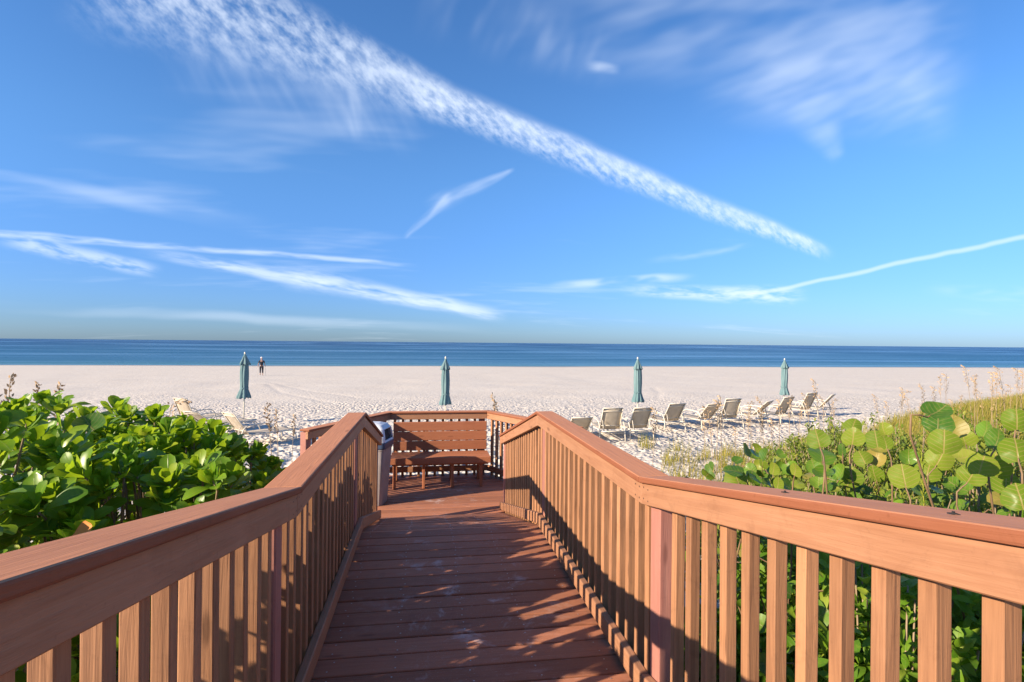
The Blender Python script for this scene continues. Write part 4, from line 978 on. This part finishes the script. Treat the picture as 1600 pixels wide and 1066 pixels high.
grass('beach_grass', 'sparse tufts of beach grass on the sand below the right railing', P_, .16, .55, 62, .5, .0055)
# ---- sea oats
def oat(seed, H, drop):
    rg = random.Random(seed); pts = [(0, 0, -.1)]; bx, by_ = rg.uniform(-.12, .12), rg.uniform(-.08, .08)
    for k in range(1, 9): t_ = k/8; pts.append((bx*t_*t_, by_*t_*t_, H*t_*(1-.02*t_)))
    for k in range(1, 4): pts.append((bx+(bx*.8+drop*.6)*k/3, by_+.05*k/3, H*.98-abs(drop)*.5*k*k/9+.10*k/3))
    stem_ = mesh_from('stem', *tube_geo(pts, [.0045]*5+[.0035]*4+[.0025]*3, 4), mat=M_OAT, smooth=True)
    V, Fc = [], []; tip = [Vector(p) for p in pts[6:]]
    for i in range(46):
        k = (i+rg.random())/46; s_k = k*sum((tip[n_+1]-tip[n_]).length for n_ in range(len(tip)-1)); j = 0
        while j < len(tip)-2 and s_k > (tip[j+1]-tip[j]).length: s_k -= (tip[j+1]-tip[j]).length; j += 1
        c = tip[j].lerp(tip[j+1], min(1, s_k/(tip[j+1]-tip[j]).length))
        ax_ = (tip[j+1]-tip[j]).normalized(); o_ = Vector((rg.gauss(0, 1), rg.gauss(0, 1), rg.gauss(0, .4))); o_ = (o_-ax_*o_.dot(ax_)).normalized()
        env = math.sin(math.pi*min(1, .12+k*.85)); d = (ax_*rg.uniform(.6, 1.3)+o_*.55+Vector((drop*.5, 0, -.55*k))).normalized(); sd = d.orthogonal().normalized()*.010; L = rg.uniform(.03, .055)
        c = c+o_*rg.uniform(.004, .036)*env; up_ = d.cross(sd).normalized()*.003; b0 = len(V)
        V += [c, c+d*L*.5+sd, c+d*L, c+d*L*.5-sd, c+d*L*.5+up_]; Fc += [(b0, b0+1, b0+4), (b0+1, b0+2, b0+4), (b0+2, b0+3, b0+4), (b0+3, b0, b0+4), (b0+3, b0+2, b0+1, b0)]
    return stem_, mesh_from('seed_head', V, Fc, M_OATH), H
OATS = [oat(s, 1.5, dr) for s, dr in ((1, .06), (2, .14), (3, .02), (4, .10), (5, -.10))]
def oats(list_, lb, grp, dep, seed):
    rg = random.Random(seed)
    ORD = 'first second third fourth fifth sixth seventh eighth ninth tenth eleventh twelfth thirteenth fourteenth fifteenth'.split()
    for i, it in enumerate(sorted(list_)):
        px_, py_ = it[0], it[1]; d_ = (it[2] if len(it) > 2 else dep)*rg.uniform(.93, 1.07)
        p = at_depth(px_, py_, d_); st_m, hd, H = rg.choice(OATS); zb = gz(p.x, p.y); k = max(.25, (p.z-zb)/H)
        o = empty('sea_oat', (p.x, p.y, zb), rg.uniform(-.5, .5)); tag(o, lb if len(list_) == 1 else lb+', %s from the left' % ORD[i], 'sea oat', grp)
        w_ = min(1.15, max(.8, k)); put('stem', st_m, o, scale=(w_, w_, k)); tag(put('seed_head', hd, o, scale=(w_, w_, k)), kind='stuff')
oats([(1404, 612), (1411, 607), (1447, 605), (1458, 606), (1472, 590), (1478, 586), (1486, 625), (1502, 620), (1377, 620), (1386, 628), (1425, 622), (1436, 632)], 'dry sea oat in the dune grass above the round-leaved shrubs', 'sea oats in the dune grass', 10.5, 1)
oats([(1520, 575), (1524, 588), (1529, 594), (1549, 583), (1557, 583), (1560, 600), (1563, 614), (1570, 612), (1574, 577), (1580, 603), (1589, 577), (1595, 580), (1596, 605), (1540, 612), (1552, 622)], 'tall dry sea oat at the right edge near the waterline', 'tall sea oats at the right edge', 10.0, 2)
oats([(1120, 628), (1128, 620), (1118, 640), (1169, 632), (1180, 650), (1195, 626), (1188, 640), (1218, 626), (1234, 622), (1246, 640), (1150, 668), (1102, 660), (1020, 640), (1206, 655)], 'thin dry sea oat before the row of chaises', 'sea oats before the chaises', 9.0, 3)
oats([(1283, 597, 11.5), (1268, 618, 11.5), (1289, 622, 11.), (1297, 626, 11.), (1302, 640, 10.)], 'dry sea oat beside the last chaises of the row', 'sea oats beside the last chaises', 11, 4)
oats([(6, 588, 6.), (2, 600, 5.6)], 'dry sea oat head at the very left edge of the view', 'sea oats at the left edge', 6, 5)
oats([(68, 606, 6.5), (94, 608, 6.5)], 'dry oat tip poking out above the tallest green shrub', 'sea oats above the tallest shrub', 6.5, 6)
oats([(246, 629, 7.)], 'single dry oat tip above the shrubs next to the pale chaise', 'sea oats by the pale chaise', 7, 7)
oats([(428, 632, 9.), (436, 645, 9.), (456, 650, 9.)], 'drooping sea oat head on the sand beside the left railing', 'sea oats beside the left railing', 9, 8)
oats([(778, 622, 10.), (783, 630, 10.)], 'short sea oat just above the platform railing corner', 'sea oats behind the platform', 10, 9)
